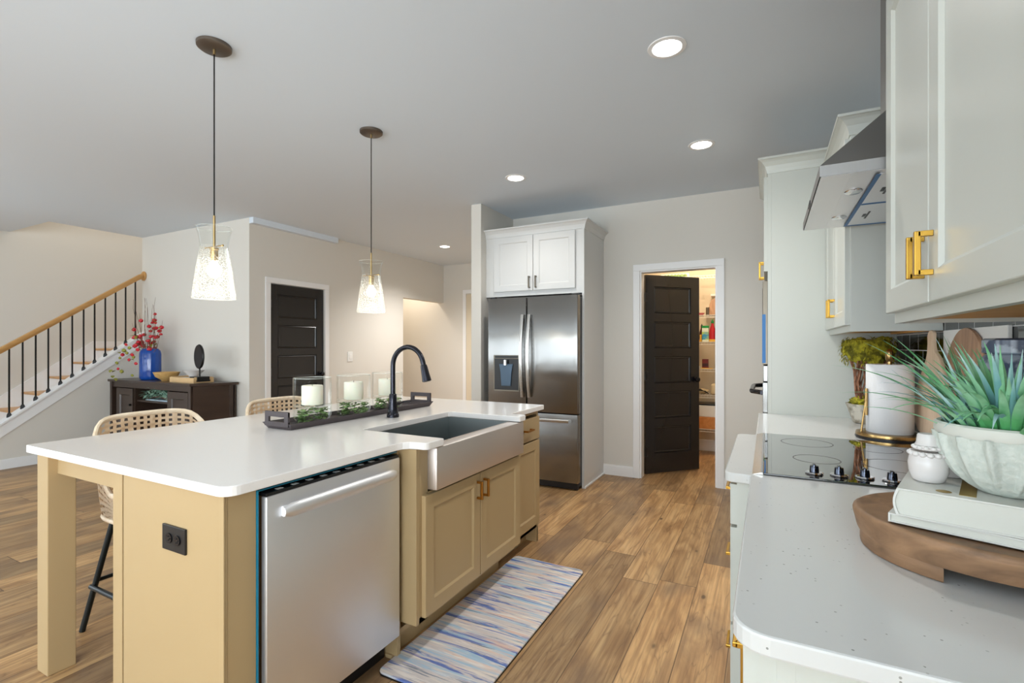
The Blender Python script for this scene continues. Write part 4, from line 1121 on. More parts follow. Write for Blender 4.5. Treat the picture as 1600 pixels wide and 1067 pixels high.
# --- upper cabinets
def upper(y0, y1, z0, z1, seams, lab, crown_on=True):
    fx = 0.31
    t = thing('wall_cabinet', lab, 'cabinet', (.46, (y0 + y1) / 2, z0), 'white wall cabinets on the right')
    build('cabinet_box', MB().box(fx, WX, y0, y1, z0 + .016, z1, .001).box(fx, fx + .02, y0, y1, z0, z0 + .017).box(fx + .02, WX, y0, y0 + .015, z0, z0 + .017).box(fx + .02, WX, y1 - .015, y1, z0, z0 + .017), 'cab', t)
    build('underside', MB().box(fx + .0205, WX - .001, y0 + .0155, y1 - .0155, z0 + .010, z0 + .0155).box(WX - .03, WX - .001, y0 + .016, y1 - .016, z0 + .002, z0 + .0099), 'undercab', t)
    F = Face('-X', fx - .0005)
    for a0, a1, pa in seams:
        d = shaker(F, a0, a1, z0 + .028, z1 - .04, 'door', 'cab', t, rail=.06)
        pull(Face('-X', fx - .0205), pa, 1.495, .088, 'brass', d, w=.011, d=.030)
    if crown_on:
        crown([(fx, y1), (fx, y0), (WX, y0)], z1 - .03, z1 + .05, .05, 'crown_moulding', 'cab', t)
    return t
upper(0.36, 1.676, 1.372, 2.30, [(1.274, 1.672, 1.302), (0.79, 1.268, 1.240), (.37, .784, .41)], 'white wall cabinet with brass pulls, nearest the camera', False)
upper(2.484, 3.258, 1.372, 2.225, [(2.488, 2.868, 2.838), (2.874, 3.254, 2.905)], 'white wall cabinet between the range hood and the oven tower')

# --- range hood
hd_ = thing('range_hood', 'stainless pyramid range hood with blue film strips still on its filters', 'range hood', (.37, 2.08, 1.81))
mb = MB(); bm = mb.bm
hx0, hy0, hy1, hz = .137, 1.702, 2.458, 1.81
def rg(x0, y0, y1, z): return [bm.verts.new(p) for p in ((x0, y0, z), (WX, y0, z), (WX, y1, z), (x0, y1, z))]
R = [rg(hx0, hy0, hy1, hz), rg(hx0, hy0, hy1, hz + .032), rg(.37, 1.93, 2.23, 2.09), rg(.37, 1.93, 2.23, 2.735)]
for A, B in zip(R, R[1:]):
    for i in range(4): bm.faces.new((A[i], A[(i+1)%4], B[(i+1)%4], B[i]))
bm.faces.new(R[-1]); bmesh.ops.recalc_face_normals(bm, faces=bm.faces)
build('canopy', mb, 'hoodsteel', hd_)
und = build('underside_panel', MB().box(hx0 + .003, WX - .002, hy0 + .003, hy1 - .003, hz - .0005, hz + .002).box(.217, .2185, hy0 + .04, hy1 - .04, hz - .0012, hz - .0004), 'steel', hd_)
for y in (1.91, 2.27): build('lamp', MB().lathe([(0, -.004), (.03, -.004), (.036, -.001), (.036, 0), (0, 0)], (.246, y, hz - .0006), 28, sx=.7), 'chrome', hd_, True)
for a, b in ((1.74, 2.075), (2.085, 2.42)):
    f_ = build('grease_filter', MB().box(.288, .55, a, b, hz - .005, hz - .0007, .002), 'steel', hd_)
    build('filter_latch', MB().box(.33, .336, (a + b)/2 - .055, (a + b)/2 + .055, hz - .0065, hz - .0052).box(.318, .328, (a + b)/2 - .02, (a + b)/2 + .02, hz - .0065, hz - .0052), 'dark', f_)
build('film_strip', MB().box(.278, .290, 1.735, 2.425, hz - .0062, hz - .0052).box(.291, .56, 2.072, 2.088, hz - .0062, hz - .0052).box(.291, .56, 2.415, 2.428, hz - .0062, hz - .0052), 'blue_tape', hd_)
build('rocker_switch', MB().box(hx0 - .003, hx0, 2.05, 2.12, hz + .008, hz + .024, .001), 'dark', hd_)
# --- tall oven tower
ov = thing('oven_tower', 'tall white oven cabinet at the far end of the worktop', 'cabinet', (.3, 3.66, 0))
OY0, OY1, OX = 3.26, 4.06, 0.003
build('cabinet_box', MB().box(OX + .0185, WX, OY0, OY0 + .02, 0, 2.35).box(OX + .0185, WX, OY1 - .02, OY1, 0, 2.35).box(OX + .0185, WX, OY0 + .02, OY1 - .02, 2.33, 2.35).box(OX + .55, WX, OY0 + .02, OY1 - .02, 0, 2.33).box(OX, OX + .55, OY0 + .02, OY1 - .02, 0.08, .1).box(OX, OX + .55, OY0 + .02, OY1 - .02, 1.72, 1.74), 'cab', ov)
build('face_stile', MB().box(OX - .001, OX + .018, OY0, OY0 + .035, .1, 2.35).box(OX - .001, OX + .018, OY1 - .035, OY1, .1, 2.35).box(OX - .001, OX + .018, OY0 + .035, OY1 - .035, 1.70, 1.765).box(OX - .001, OX + .018, OY0 + .035, OY1 - .035, .50, .56), 'cab', ov)
crown([(WX, OY0), (OX, OY0), (OX, OY1)][::-1], 2.325, 2.412, .052, 'crown_moulding', 'cab', ov)
F = Face('-X', OX - .0015)
d = shaker(F, 3.27, 3.655, 1.755, 2.31, 'door', 'cab', ov); pull(Face('-X', OX - .0215), 3.62, 1.81, .11, 'brass', d)
d = shaker(F, 3.661, 4.05, 1.755, 2.31, 'door', 'cab', ov); pull(Face('-X', OX - .0215), 3.695, 1.81, .11, 'brass', d)
d = shaker(F, 3.27, 4.05, .12, .51, 'drawer', 'cab', ov)
wo = thing('double_oven', 'built-in double oven with blue film on its glass and a dark bar handle', 'oven', (0.0, 3.66, .6))
build('oven_body', MB().box(OX + .02, OX + .50, 3.30, 4.02, .565, 1.695), 'dark', wo)
build('upper_door', MB().box(OX - .028, OX + .0, 3.285, 4.035, 1.20, 1.70, .003), 'pewter', wo)
build('upper_glass', MB().box(OX - .0295, OX - .0285, 3.33, 3.99, 1.24, 1.66), 'dark', wo)
build('glass_film', MB().box(OX - .0305, OX - .0297, 3.284, 4.0, 1.21, 1.50).box(OX - .0305, OX - .012, 3.2835, 3.2845, 1.21, 1.50), 'blue_tape', wo)
build('control_panel', MB().box(OX - .024, OX, 3.285, 4.035, 1.10, 1.195, .003), 'fridge', wo)
lo = build('lower_door', MB().box(OX - .028, OX, 3.285, 4.035, .57, 1.095, .003), 'fridge', wo)
mb = MB(); ps = [(OX - .028, 3.32, 1.03)] + [(OX - .028 - .062 * min(1, math.sin(PI * t) * 2.2), 3.33 + .66 * t, 1.03) for t in [i / 14 for i in range(15)]] + [(OX - .028, 4.0, 1.03)]
build('door_handle', mb.tube(ps, .015, 12), 'orb', lo, True)

# ================================================================ THINGS ON THE RIGHT-HAND WORKTOP
Z = 0.9145
# carved riser
cx, cy, rx, ry = .378, 1.205, .222, .19
rs = thing('carved_wood_riser', 'rustic round carved wood riser on stub feet holding two books', 'wooden riser', (cx, cy, Z))
mb = MB(); bm = mb.bm; N = 96
def rad(a, h):     # irregular hand-carved edge
    return 1 + .014 * mnoise.noise(Vector((math.cos(a) * 2.2, math.sin(a) * 2.2, h * 3))) + .006 * mnoise.noise(Vector((math.cos(a) * 9, math.sin(a) * 9, h * 14)))
levels = [(.026, .955), (.034, .972), (.048, .985), (.058, .997), (.066, 1.0), (.0715, .992), (.0735, .965)]
rings = []
for z, k in levels: rings.append([bm.verts.new((cx + rx * k * rad(2*PI*i/N, z) * math.cos(2*PI*i/N), cy + ry * k * rad(2*PI*i/N, z) * math.sin(2*PI*i/N), Z + z)) for i in range(N)])
for A, B in zip(rings, rings[1:]):
    for i in range(N): bm.faces.new((A[i], A[(i+1)%N], B[(i+1)%N], B[i]))
bm.faces.new(rings[0][::-1])
inner = [bm.verts.new((cx + rx * .93 * math.cos(2*PI*i/N), cy + ry * .93 * math.sin(2*PI*i/N), Z + .0705)) for i in range(N)]
for i in range(N): bm.faces.new((rings[-1][i], rings[-1][(i+1)%N], inner[(i+1)%N], inner[i]))
bm.faces.new(inner)
build('top', mb, 'riserwood', rs, True, 60)
for sgn in (-1, 1):
    mb = MB(); pts = []
    lim = math.acos(.56)
    arcpts = [(cx + sgn * rx * .945 * rad(a if sgn > 0 else PI - a, .02) * math.cos(a), cy + ry * .945 * rad(a if sgn > 0 else PI - a, .02) * math.sin(a)) for a in [(-lim + 2 * lim * i / 24) for i in range(25)]]
    mb.prism(arcpts, Z + .0005, Z + .034, 'XY', .002)
    build('foot', mb, 'riserwood', rs, True, 50)
# books
def book(cornr, ang, w, dep, z, th, lab, spine_round=0.0, name='book', ribbon=False):
    t = thing(name, lab, 'book', (cornr[0], cornr[1], z), 'white books on the wood riser')
    a = math.radians(ang); ux, uy = math.cos(a), math.sin(a); vx, vy = -math.sin(a), math.cos(a)
    Mx = Matrix(((ux, vx, 0, cornr[0]), (uy, vy, 0, cornr[1]), (0, 0, 1, z), (0, 0, 0, 1)))
    c = .003
    build('cover_top', MB().box(0, w, 0, dep, th - c, th, .0008).transform(Mx), 'bookcover', t)
    build('cover_bottom', MB().box(0, w, 0, dep, 0, c, .0008).transform(Mx), 'bookcover', t)
    n = 10; ro = spine_round
    out = [(-ro * math.sin(PI * i / n), th * i / n) for i in range(n + 1)]; inn = [(.0035 - ro * math.sin(PI * i / n), c + (th - 2 * c) * i / n) for i in range(n, -1, -1)]
    build('spine', MB().prism(out + inn, 0, dep, 'XZ').transform(Mx), 'bookcover', t)
    build('pages', MB().prism([(x + .0002, z_) for x, z_ in inn] + [(w - .003, c), (w - .003, th - c)], .0025, dep - .0025, 'XZ').transform(Mx), 'bookpage', t)
    return t, Mx
b1, m1 = book((.197, 1.119), -21, .33, .22, Z + .0735, .0165, 'thin white book underneath, flat on the wood riser')
b2, m2 = book((.207, 1.098 + .006), -17, .32, .245, Z + .0905, .050, 'thick white hardback on top, under the planter', .006)
# gold bar and dot printed on the thick book
build('gold_print', MB().box(.082, .104, .02, .20, .0501, .0505).transform(m2), 'gold', b2)
build('gold_dot', MB().lathe([(0, .0504), (.011, .0504)], (.062, .028, 0), 20).transform(m2), 'gold', b2)
BT = Z + .0905 + .0507
# ruffled ceramic jars
def jar(x, y, s, lab):
    t = thing('ceramic_jar', lab, 'ceramic jar', (x, y, BT), 'ruffled white ceramic jars')
    build('body', MB().lathe([(0, 0), (.022, 0), (.026, .003), (.0315, .018), (.033, .034), (.030, .048), (.025, .055), (0, .055)], (x, y, BT), 32, sx=s, sy=s), 'ceramic', t, True)
    for z, r, n, q in ((.052, .0285, 15, .0062), (.0635, .0225, 13, .0052)):
        mb = MB()
        for i in range(n):
            a_ = 2 * PI * i / n; mb.ball((x + r * s * math.cos(a_), y + r * s * math.sin(a_), BT + z), q * s, 2, (1, 1, .85))
        mb.lathe([(0, z - .004), (r, z - .004), (r, z + .004), (0, z + .004)], (x, y, BT), 32, sx=s, sy=s)
        build('ruffle', mb, 'ceramic', t, True, 60)
    build('lid', MB().lathe([(.022, .068), (.0195, .073), (.018, .086), (.0165, .089), (0, .09)], (x, y, BT), 28, sx=s, sy=s), 'ceramic', t, True)
jar(.270, 1.185, .94, 'ruffled white ceramic jar at the front corner of the thick book')
jar(.318, 1.252, .94, 'ruffled white ceramic jar half hidden behind the front jar')
# planter with artificial grass
px, py = .372, 1.150
pl = thing('potted_grass', 'ribbed whitewashed planter of long green grass blades standing on the books', 'potted plant', (px, py, BT))
prof = [(0, 0), (.038, 0), (.046, .005), (.055, .012), (.064, .022), (.072, .033), (.079, .045), (.085, .058), (.089, .071), (.092, .085), (.094, .100)]
build('planter', MB().lathe(prof, (px, py, BT), 300, fn=lambda a, z: 1 + (.10 * (abs(math.cos(7.5 * a + 2.0 * z + .12 * math.sin(z * 90))) ** 7) + .004 * mnoise.noise(Vector((math.cos(a)*9, math.sin(a)*9, z*60)))) * min(1, z / .02)), 'planter', pl, True, 70)
build('planter_rim', MB().lathe([(.092, .098), (.098, .099), (.1005, .104), (.100, .117), (.096, .12), (.090, .118), (.088, .10)], (px, py, BT), 96), 'planterrim', pl, True)
build('soil', MB().lathe([(0, .1), (.089, .1)], (px, py, BT), 32), 'soil', pl)
def blades(n, seed, m, name, lo, hi, wide, special=()):
    rnd = random.Random(seed); mb = MB(); bm = mb.bm
    specs = list(special)
    for i in range(n):
        a = rnd.uniform(0, 2 * PI); r0 = .072 * math.sqrt(rnd.random())
        specs.append((a, r0, rnd.uniform(lo, hi), rnd.uniform(.06, .6), rnd.uniform(.2, 1.7), rnd.uniform(.65, 1) * wide))
    for a, r0, L, tilt, curl, W in specs:
        d = Vector((math.cos(a), math.sin(a), 0)); side = Vector((-math.sin(a), math.cos(a), 0))
        p = Vector((px, py, BT + .095)) + d * r0; prev = None; n_ = 12; th = tilt
        for j in range(n_ + 1):
            t = j / n_; w = W * (0.55 + .9 * t if t < .35 else .865 * (1 - ((t - .35) / .65) ** 1.6) ) 
            w = max(w, .0004); dirv = d * math.sin(th) + Vector((0, 0, 1)) * math.cos(th); nrm = dirv.cross(side)
            row = [bm.verts.new(p - side * w / 2 + nrm * w * .18), bm.verts.new(p), bm.verts.new(p + side * w / 2 + nrm * w * .18)]
            if prev:
                bm.faces.new((prev[0], prev[1], row[1], row[0])); bm.faces.new((prev[1], prev[2], row[2], row[1]))
            prev = row; p = p + dirv * (L / n_); th += curl / n_
    build(name, mb, m, pl, True, 180)
def az(dx, dy): return math.atan2(dy, dx)
sp = [(PI * .88, .06, .25, .62, .95, .014), (PI * .93, .05, .215, .80, 1.0, .014), (PI * .80, .05, .25, .55, .6, .015), (PI * .76, .05, .24, .50, .55, .014), (-PI * .55, .07, .17, .9, 1.1, .013),
      (PI * 1.02, .07, .16, .95, .75, .013), (PI * .72, .06, .23, .5, .4, .014)]
blades(120, 3, 'blade', 'green_blades', .12, .195, .016, sp)
blades(70, 9, 'bladeblue', 'bluish_blades', .11, .185, .014)

# paper towel holder
hx, hy = .463, 2.60
ph = thing('paper_towel_holder', 'brass paper towel stand with a black rimmed base behind the cooktop', 'paper towel holder', (hx, hy, Z))
build('base_plate', MB().lathe([(0, 0), (.118, 0), (.122, .004), (.122, .012), (0, .012)], (hx, hy, Z), 48), 'dark', ph, True)
build('brass_ring', MB().lathe([(0, .0125), (.12, .0125), (.121, .016), (.119, .026), (.112, .028), (0, .028)], (hx, hy, Z), 48), 'antiquegold', ph, True)
build('post', MB().tube([(hx, hy, Z + .028), (hx, hy, Z + .335)], .009, 14).tube([(hx, hy, Z + .33), (hx, hy, Z + .337), (hx, hy, Z + .365), (hx, hy, Z + .378), (hx, hy, Z + .384)], [.009, .0145, .0145, .011, .004], 16), 'antiquegold', ph, True)
build('tension_arm', MB().tube([(hx - .104, hy - .03, Z + .028), (hx - .088, hy - .03, Z + .16)], .004, 8).tube([(hx - .086, hy - .03, Z + .10), (hx - .086, hy - .03, Z + .215)], .006, 8).ball((hx - .088, hy - .03, Z + .165), .007, 1), 'antiquegold', ph, True)
pr = thing('paper_towel_roll', 'fresh white roll of kitchen paper on the brass stand', 'paper towel roll', (hx, hy, Z + .03))
build('roll', MB().lathe([(.019, 0), (.081, 0), (.083, .003), (.083, .287), (.081, .29), (.019, .29), (.019, 0)], (hx, hy, Z + .0285), 56), 'paper', pr, True)
build('cardboard_core', MB().lathe([(.016, 0), (.0185, 0), (.0185, .289), (.016, .289), (.016, 0)], (hx, hy, Z + .0285), 28), 'lightwood', pr, True)

# moss topiary
gx, gy = .462, 3.08
mt = thing('moss_topiary', 'moss topiary with a flat-topped moss head on twig stems in a faceted stone pot', 'topiary', (gx, gy, Z))
build('pot', MB().lathe([(0, 0), (.062, 0), (.072, .004), (.106, .098), (.099, .10), (.094, .088), (0, .088)], (gx, gy, Z), 7), 'stone', mt)
mb = MB(); rnd = random.Random(5)
mb.ball((gx, gy, Z + .108), .08, 4, (1, 1, .42), .22, 7)
build('moss_base', mb, 'moss', mt, True)
mb = MB()
for i in range(26):
    a = rnd.uniform(0, 2*PI); r = .062 * math.sqrt(rnd.random()); b = a + rnd.uniform(-.9, .9); q = .085 * math.sqrt(rnd.random())
    p0 = Vector((gx + r*math.cos(a), gy + r*math.sin(a), Z + .10)); p1 = Vector((gx + q*math.cos(b), gy + q*math.sin(b), Z + .325)); m_ = (p0 + p1) / 2 + Vector((rnd.uniform(-.016, .016), rnd.uniform(-.016, .016), 0))
    mb.tube([p0, (p0 + m_)/2 + Vector((rnd.uniform(-.006, .006), 0, 0)), m_, (m_ + p1)/2 + Vector((rnd.uniform(-.006, .006), 0, 0)), p1], .0035, 6)
build('twig_stems', mb, 'twigred', mt, True)
mb = MB()
for i in range(46):
    a = rnd.uniform(0, 2*PI); r = .090 * math.sqrt(rnd.random())
    mb.ball((gx + r*math.cos(a), gy + r*math.sin(a), Z + .37 + rnd.uniform(-.045, .045)), rnd.uniform(.022, .038), 3, (1, 1, .9), .35, 5)
mb.lathe([(0, -.055), (.085, -.05), (.105, 0), (.088, .055), (0, .06)], (gx, gy, Z + .372), 24)
for i in range(500):
    a = rnd.uniform(0, 2*PI); zz = rnd.uniform(-.07, .075); r = .112 * math.sqrt(max(.05, 1 - (zz/.09)**4)) * rnd.uniform(.9, 1.08)
    mb.leaf((gx + r*math.cos(a), gy + r*math.sin(a), Z + .372 + zz), (math.cos(a) + rnd.uniform(-1.2, 1.2), math.sin(a) + rnd.uniform(-1.2, 1.2), rnd.uniform(-1, 1)), rnd.uniform(.012, .022), .006, curl=.8)
build('moss_head', mb, 'moss', mt, True)

# boards leaning on the backsplash
def board(name, lab, outline, x_bot, x_top, z0, hgt, th, m, holes=None):
    """outline in (y, h); leans from x_bot at the foot to x_top at the head"""
    mb = MB(); mb.prism(outline, 0, th, 'YZ', .004)
    ang = math.atan2(x_top - x_bot, hgt)
    mb.transform(Matrix.Translation((x_bot, 0, z0)) @ Matrix.Rotation(ang, 4, 'Y'))
    o = build(name, mb, m, None, True, 40)
    return tag(o, lab, 'cutting board')
def smooth_outline(ctrl, n=8):
    out = []; m_ = len(ctrl)
    for i in range(m_):
        p0, p1, p2, p3 = (Vector(ctrl[(i + k - 1) % m_] + (0,)) for k in range(4))
        for j in range(n):
            t = j / n; q = .5 * ((2*p1) + (-p0 + p2)*t + (2*p0 - 5*p1 + 4*p2 - p3)*t*t + (-p0 + 3*p1 - 3*p2 + p3)*t**3); out.append((q.x, q.y))
    return out
# pale paddle board with a short handle
c = [(2.47, .0), (2.38, .0), (2.28, .05), (2.24, .15), (2.26, .26), (2.33, .34), (2.40, .375), (2.425, .41), (2.43, .445), (2.47, .455), (2.50, .435), (2.495, .395), (2.505, .35), (2.56, .29), (2.64, .20), (2.67, .11), (2.60, .05), (2.53, .035)]
board('paddle_board', 'tall pale wooden paddle board leaning on the black tile', smooth_outline(c), .552, .566, Z + .004, .45, .013, 'boardwood')
board('round_board', 'darker round wooden board behind the grass planter', [(2.16 + .21 * math.cos(i*PI/24), .23 + .227 * math.sin(i*PI/24)) for i in range(48)], .580, .586, Z + .001, .45, .012, 'boarddark')
# white block sign on a wooden base
t = thing('wooden_base_sign', 'plain white panel on a wooden base standing against the backsplash', 'sign', (.55, 1.98, Z))
build('panel', MB().box(.6005, .6115, 1.87, 2.44, Z + .33, Z + .456, .002), 'white', t)
build('wooden_base', MB().box(.6005, .6115, 1.87, 2.44, Z + .0005, Z + .329, .002), 'boarddark', t)
# grey-blue canister at the frame edge
t = thing('glass_canister', 'grey-blue glass canister with pale leaf pattern under the near wall cabinet', 'canister', (.53, 1.62, Z))
build('body', MB().lathe([(0, 0), (.055, 0), (.062, .006), (.062, .36), (.05, .375), (0, .375)], (.53, 1.62, Z), 36), 'greyblue', t, True)
build('lid', MB().lathe([(.05, .376), (.056, .38), (.056, .41), (.05, .415), (0, .415)], (.53, 1.62, Z), 36), 'greyblue', t, True)

# ================================================================ SIDEBOARD AND WHAT STANDS ON IT
sb = thing('sideboard', 'dark espresso wood sideboard with an open centre shelf against the wall by the stairs', 'sideboard', (-6.2, 3.22, 0))
sx0, sx1, sy0, sy1, sh = -7.14, -5.28, 3.03, 3.455, .91
cxr = -5.43
outline = [(sx0, sy0), (cxr, sy0), (sx1, sy0 + .33), (sx1, sy1), (sx0, sy1)]
build('top', MB().prism([(sx0, sy0 - .015), (cxr + .01, sy0 - .015), (sx1 + .015, sy0 + .33), (sx1 + .015, sy1), (sx0, sy1)], sh - .028, sh, 'XY', .004), 'walnut', sb)
mb = MB().box(sx0 + .02, cxr, sy0 + .02, sy1 - .01, .06, .09).box(sx0 + .02, sx0 + .04, sy0 + .02, sy1 - .01, .09, sh - .029).box(sx0 + .04, sx1 - .02, sy1 - .025, sy1 - .01, .06, sh - .029)
mb.box(-6.62, -6.60, sy0 + .03, sy1 - .03, .09, sh - .06).box(-5.91, -5.89, sy0 + .03, sy1 - .03, .09, sh - .06)
mb.box(sx0 + .02, cxr, sy0 + .015, sy0 + .035, sh - .09, sh - .029)
build('carcass', mb, 'walnut', sb)
build('centre_shelf', MB().box(-6.60, -5.91, sy0 + .05, sy1 - .03, .66, .68), 'walnut', sb)
for x in (sx0 + .02, cxr - .045): build('leg', MB().box(x, x + .045, sy0, sy0 + .045, 0, sh - .028, .003), 'walnut', sb)
build('leg', MB().box(sx1 - .05, sx1 - .005, sy0 + .335, sy0 + .38, 0, sh - .028, .003), 'walnut', sb)
F = Face('-Y', sy0 + .03)
for a0, a1 in ((-6.99, -6.62), (-5.89, -5.50)):
    d = shaker(F, a0, a1, .12, sh - .10, 'door', 'walnut', sb, rail=.075, rec=.014)
    build('door_knob', MB().tube([((a1 if a0 < -6.5 else a0) + (-.035 if a0 < -6.5 else .035), sy0 + .009, .62), ((a1 if a0 < -6.5 else a0) + (-.035 if a0 < -6.5 else .035), sy0 - .012, .62)], .012, 12), 'iron', d, True)
build('canted_side', MB().prism([(cxr + .004, sy0 + .02), (cxr + .02, sy0 + .012), (sx1 - .008, sy0 + .335), (sx1 - .03, sy0 + .335)], .08, sh - .029, 'XY'), 'walnut', sb)

# blue vase with branches
vx, vy, vz = -6.60, 3.22, sh + .0005
t = thing('blue_glass_vase', 'cobalt blue ribbed glass vase on the left end of the sideboard', 'vase', (vx, vy, vz))
build('vase_glass', MB().lathe([(0, 0), (.09, 0), (.104, .015), (.108, .04), (.108, .31), (.100, .345), (.082, .362), (.080, .37), (.074, .365), (.092, .34), (.100, .30), (.100, .03), (0, .02)], (vx, vy, vz), 64, fn=lambda a, z: 1 + .02 * math.cos(16 * a)), 'blueglass', t, True)
t = thing('branch_arrangement', 'twiggy branches with red blossoms and yellow-green leaves in the blue vase', 'dried flowers', (vx, vy, vz + .02))
rnd = random.Random(21); br, rd, lf = MB(), MB(), MB()
for i in range(26):
    a = rnd.uniform(0, 2*PI); sp_ = rnd.uniform(.05, .34); hh = rnd.uniform(.6, 1.02)
    if i < 5: a, sp_, hh = PI + rnd.uniform(-.5, .3), rnd.uniform(.3, .5), rnd.uniform(.35, .55)
    p = Vector((vx + .04*math.cos(a), vy + .04*math.sin(a), vz + .06)); top = Vector((vx + sp_*math.cos(a), max(2.95, min(3.43, vy + sp_*.35*math.sin(a))), vz + hh))
    pts = []
    for j in range(9):
        u = j / 8; q = p.lerp(top, u) + Vector((rnd.uniform(-.014, .014), rnd.uniform(-.01, .01), 0)) * (u > .2); q.x -= (0 if i >= 5 else .0)
        if u < .45: q.x = vx + (q.x - vx) * .5
        if i < 5: q.z += .28 * math.sin(PI * u) * 0.6; 
        pts.append(q)
    br.tube(pts, [.0045 * (1 - .75 * j / 8) for j in range(9)], 5)
    for j in range(4, 8):
        if rnd.random() < .62 and hh < .9:
            q = pts[j]; rd.ball((q.x + rnd.uniform(-.03, .03), q.y, q.z), rnd.uniform(.018, .030), 1, (1.15, 1, .85), .3, 3)
        if rnd.random() < .3 and hh < .85: lf.leaf(pts[j], (rnd.uniform(-1, 1), rnd.uniform(-.6, .2), rnd.uniform(-.6, .4)), .06, .035)
for q in ((-.10, .32), (-.16, .35), (-.12, .42), (-.2, .30), (.02, .30), (.05, .27), (.14, .36), (-.04, .38), (.09, .41), (-.26, .26), (-.33, .20), (-.22, .10), (.1, .20), (-.05, .24), (-.30, .13), (.02, .06)):
    (rd if rnd.random() < .72 else lf).ball((vx + q[0], 3.02, vz + q[1]), rnd.uniform(.022, .034), 1, (1.2, .6, .75), .3, 3)
for q in ((-.38, .12), (-.36, .05), (-.30, .01), (-.28, .11), (.12, .24), (-.22, .33)):
    lf.leaf((vx + q[0], 2.99, vz + max(q[1], .02)), (rnd.uniform(-1, 1), -.2, rnd.uniform(-.6, .2)), .06, .04)
build('branches', br, 'twig', t, True); build('red_blossoms', rd, 'redflower', t, True); build('leaves', lf, 'olive', t, True)

t = tag(build('wooden_bowl', MB().lathe([(0, 0), (.05, 0), (.055, .01), (.06, .014), (.11, .045), (.135, .10), (.127, .10), (.10, .05), (.05, .025), (0, .022)], (-6.21, 3.2, vz), 40), 'lightbowl', None, True), 'small light wood bowl on the sideboard between the vase and the tray', 'bowl')
t = thing('wooden_tray', 'light wood tray with low sides on the right end of the sideboard', 'tray', (-5.72, 3.2, vz))
mb = MB(); a0, a1, b0, b1 = -5.96, -5.50, 3.10, 3.32
build('tray_base', MB().box(a0, a1, b0, b1, vz, vz + .012), 'lightwood', t)
build('tray_sides', MB().box(a0, a1, b0, b0 + .014, vz + .012, vz + .055, .003).box(a0, a1, b1 - .014, b1, vz + .012, vz + .055, .003).box(a0, a0 + .014, b0 + .014, b1 - .014, vz + .012, vz + .062, .003).box(a1 - .014, a1, b0 + .014, b1 - .014, vz + .012, vz + .062, .003), 'lightwood', t)
t = thing('stand_ornament', 'dark oval disc ornament on a thin stand in the wooden tray', 'ornament', (-5.56, 3.2, vz + .012))
build('base', MB().box(-5.64, -5.48, 3.13, 3.27, vz + .0125, vz + .03, .002).box(-5.635, -5.485, 3.135, 3.265, vz + .03, vz + .066, .002), 'iron', t)
build('rod', MB().tube([(-5.56, 3.2, vz + .06), (-5.56, 3.2, vz + .21)], .008, 8), 'iron', t)
mb = MB(); mb.lathe([(0, -.012), (.104, -.012), (.11, 0), (.104, .012), (0, .012)], (0, 0, 0), 36, sx=1.25, sy=1)
mb.transform(Matrix.Translation((-5.57, 3.2, vz + .285)) @ Matrix.Rotation(math.radians(82), 4, 'Z') @ Matrix.Rotation(PI/2, 4, 'Y'))
build('oval_disc', mb, 'iron', t, True, 50)
t = thing('white_book', 'closed white book lying in the wooden tray', 'book', (-5.8, 3.16, vz + .013))
build('cover', MB().box(-5.88, -5.68, 3.12, 3.24, vz + .0125, vz + .050, .002), 'bookcover', t)
build('pages', MB().box(-5.879, -5.68, 3.119, 3.1195, vz + .018, vz + .045), 'bookpage', t)
t = tag(build('white_dish', MB().lathe([(0, 0), (.04, 0), (.045, .01), (.11, .075), (.105, .078), (.04, .016), (0, .014)], (-5.80, 3.27, vz + .052), 32), 'ceramic', None, True), 'shallow white dish in the wooden tray behind the ornament', 'dish')

# garland and dish in the open centre of the sideboard
t = thing('greenery_garland', 'sage green leafy garland on the open sideboard shelf', 'garland', (-6.2, 3.2, .69))
mb = MB()
for i in range(170):
    u = rnd.uniform(-1, 1); x = -6.22 + .27 * u; y = 3.14 + rnd.uniform(-.06, .06); z = .70 + .11 * (1 - u*u) * rnd.random() + .02
    mb.leaf((x, y, z), (rnd.uniform(-1, 1), rnd.uniform(-.9, .1), rnd.uniform(-.2, .6)), rnd.uniform(.05, .085), rnd.uniform(.02, .032), curl=.3)
build('leaves', mb, 'sage', t, True)
build('stem', MB().tube([(-6.48, 3.14, .70), (-6.3, 3.16, .72), (-6.1, 3.13, .71), (-5.95, 3.15, .70)], .006, 6), 'twig', t)
tag(build('shelf_tray', MB().box(-6.46, -5.93, 3.10, 3.32, .6805, .694, .003), 'greyplate'), 'pale blue-grey tray under the garland on the open shelf', 'tray')

# ================================================================ PANTRY
PY0, PY1 = 6.27, 6.578
def wire_shelf(z, lab, x0=-1.5, x1=.60):
    t = thing('wire_shelf', lab, 'shelf', ((x0 + x1) / 2, 6.42, z), 'white wire shelves in the pantry')
    mb = MB(); n = 64
    for i in range(n): 
        x = x0 + (x1 - x0) * i / (n - 1); mb.box(x - .0015, x + .0015, PY0, PY1, z - .004, z)
    build('wires', mb, 'wire', t)
    mb = MB().box(x0, x1, PY0 - .004, PY0 + .002, z - .006, z).box(x0, x1, PY0 - .004, PY0 + .002, z - .034, z - .028).box(x0, x1, 6.42, 6.426, z - .01, z - .004)
    for i in range(0, n): 
        x = x0 + (x1 - x0) * i / (n - 1); mb.box(x - .0015, x + .0015, PY0 - .003, PY0, z - .03, z - .004)
    build('front_lip', mb, 'wire', t)
for z, lab in ((2.16, 'topmost white wire shelf in the pantry, above the door height'), (1.686, 'white wire shelf in the pantry holding a paper bag'), (1.364, 'white wire shelf in the pantry holding sauce bottles'), (1.04, 'white wire shelf in the pantry holding a red tin'),
               (.727, 'white wire shelf in the pantry holding a basket'), (.32, 'lowest white wire shelf in the pantry')):
    wire_shelf(z, lab)
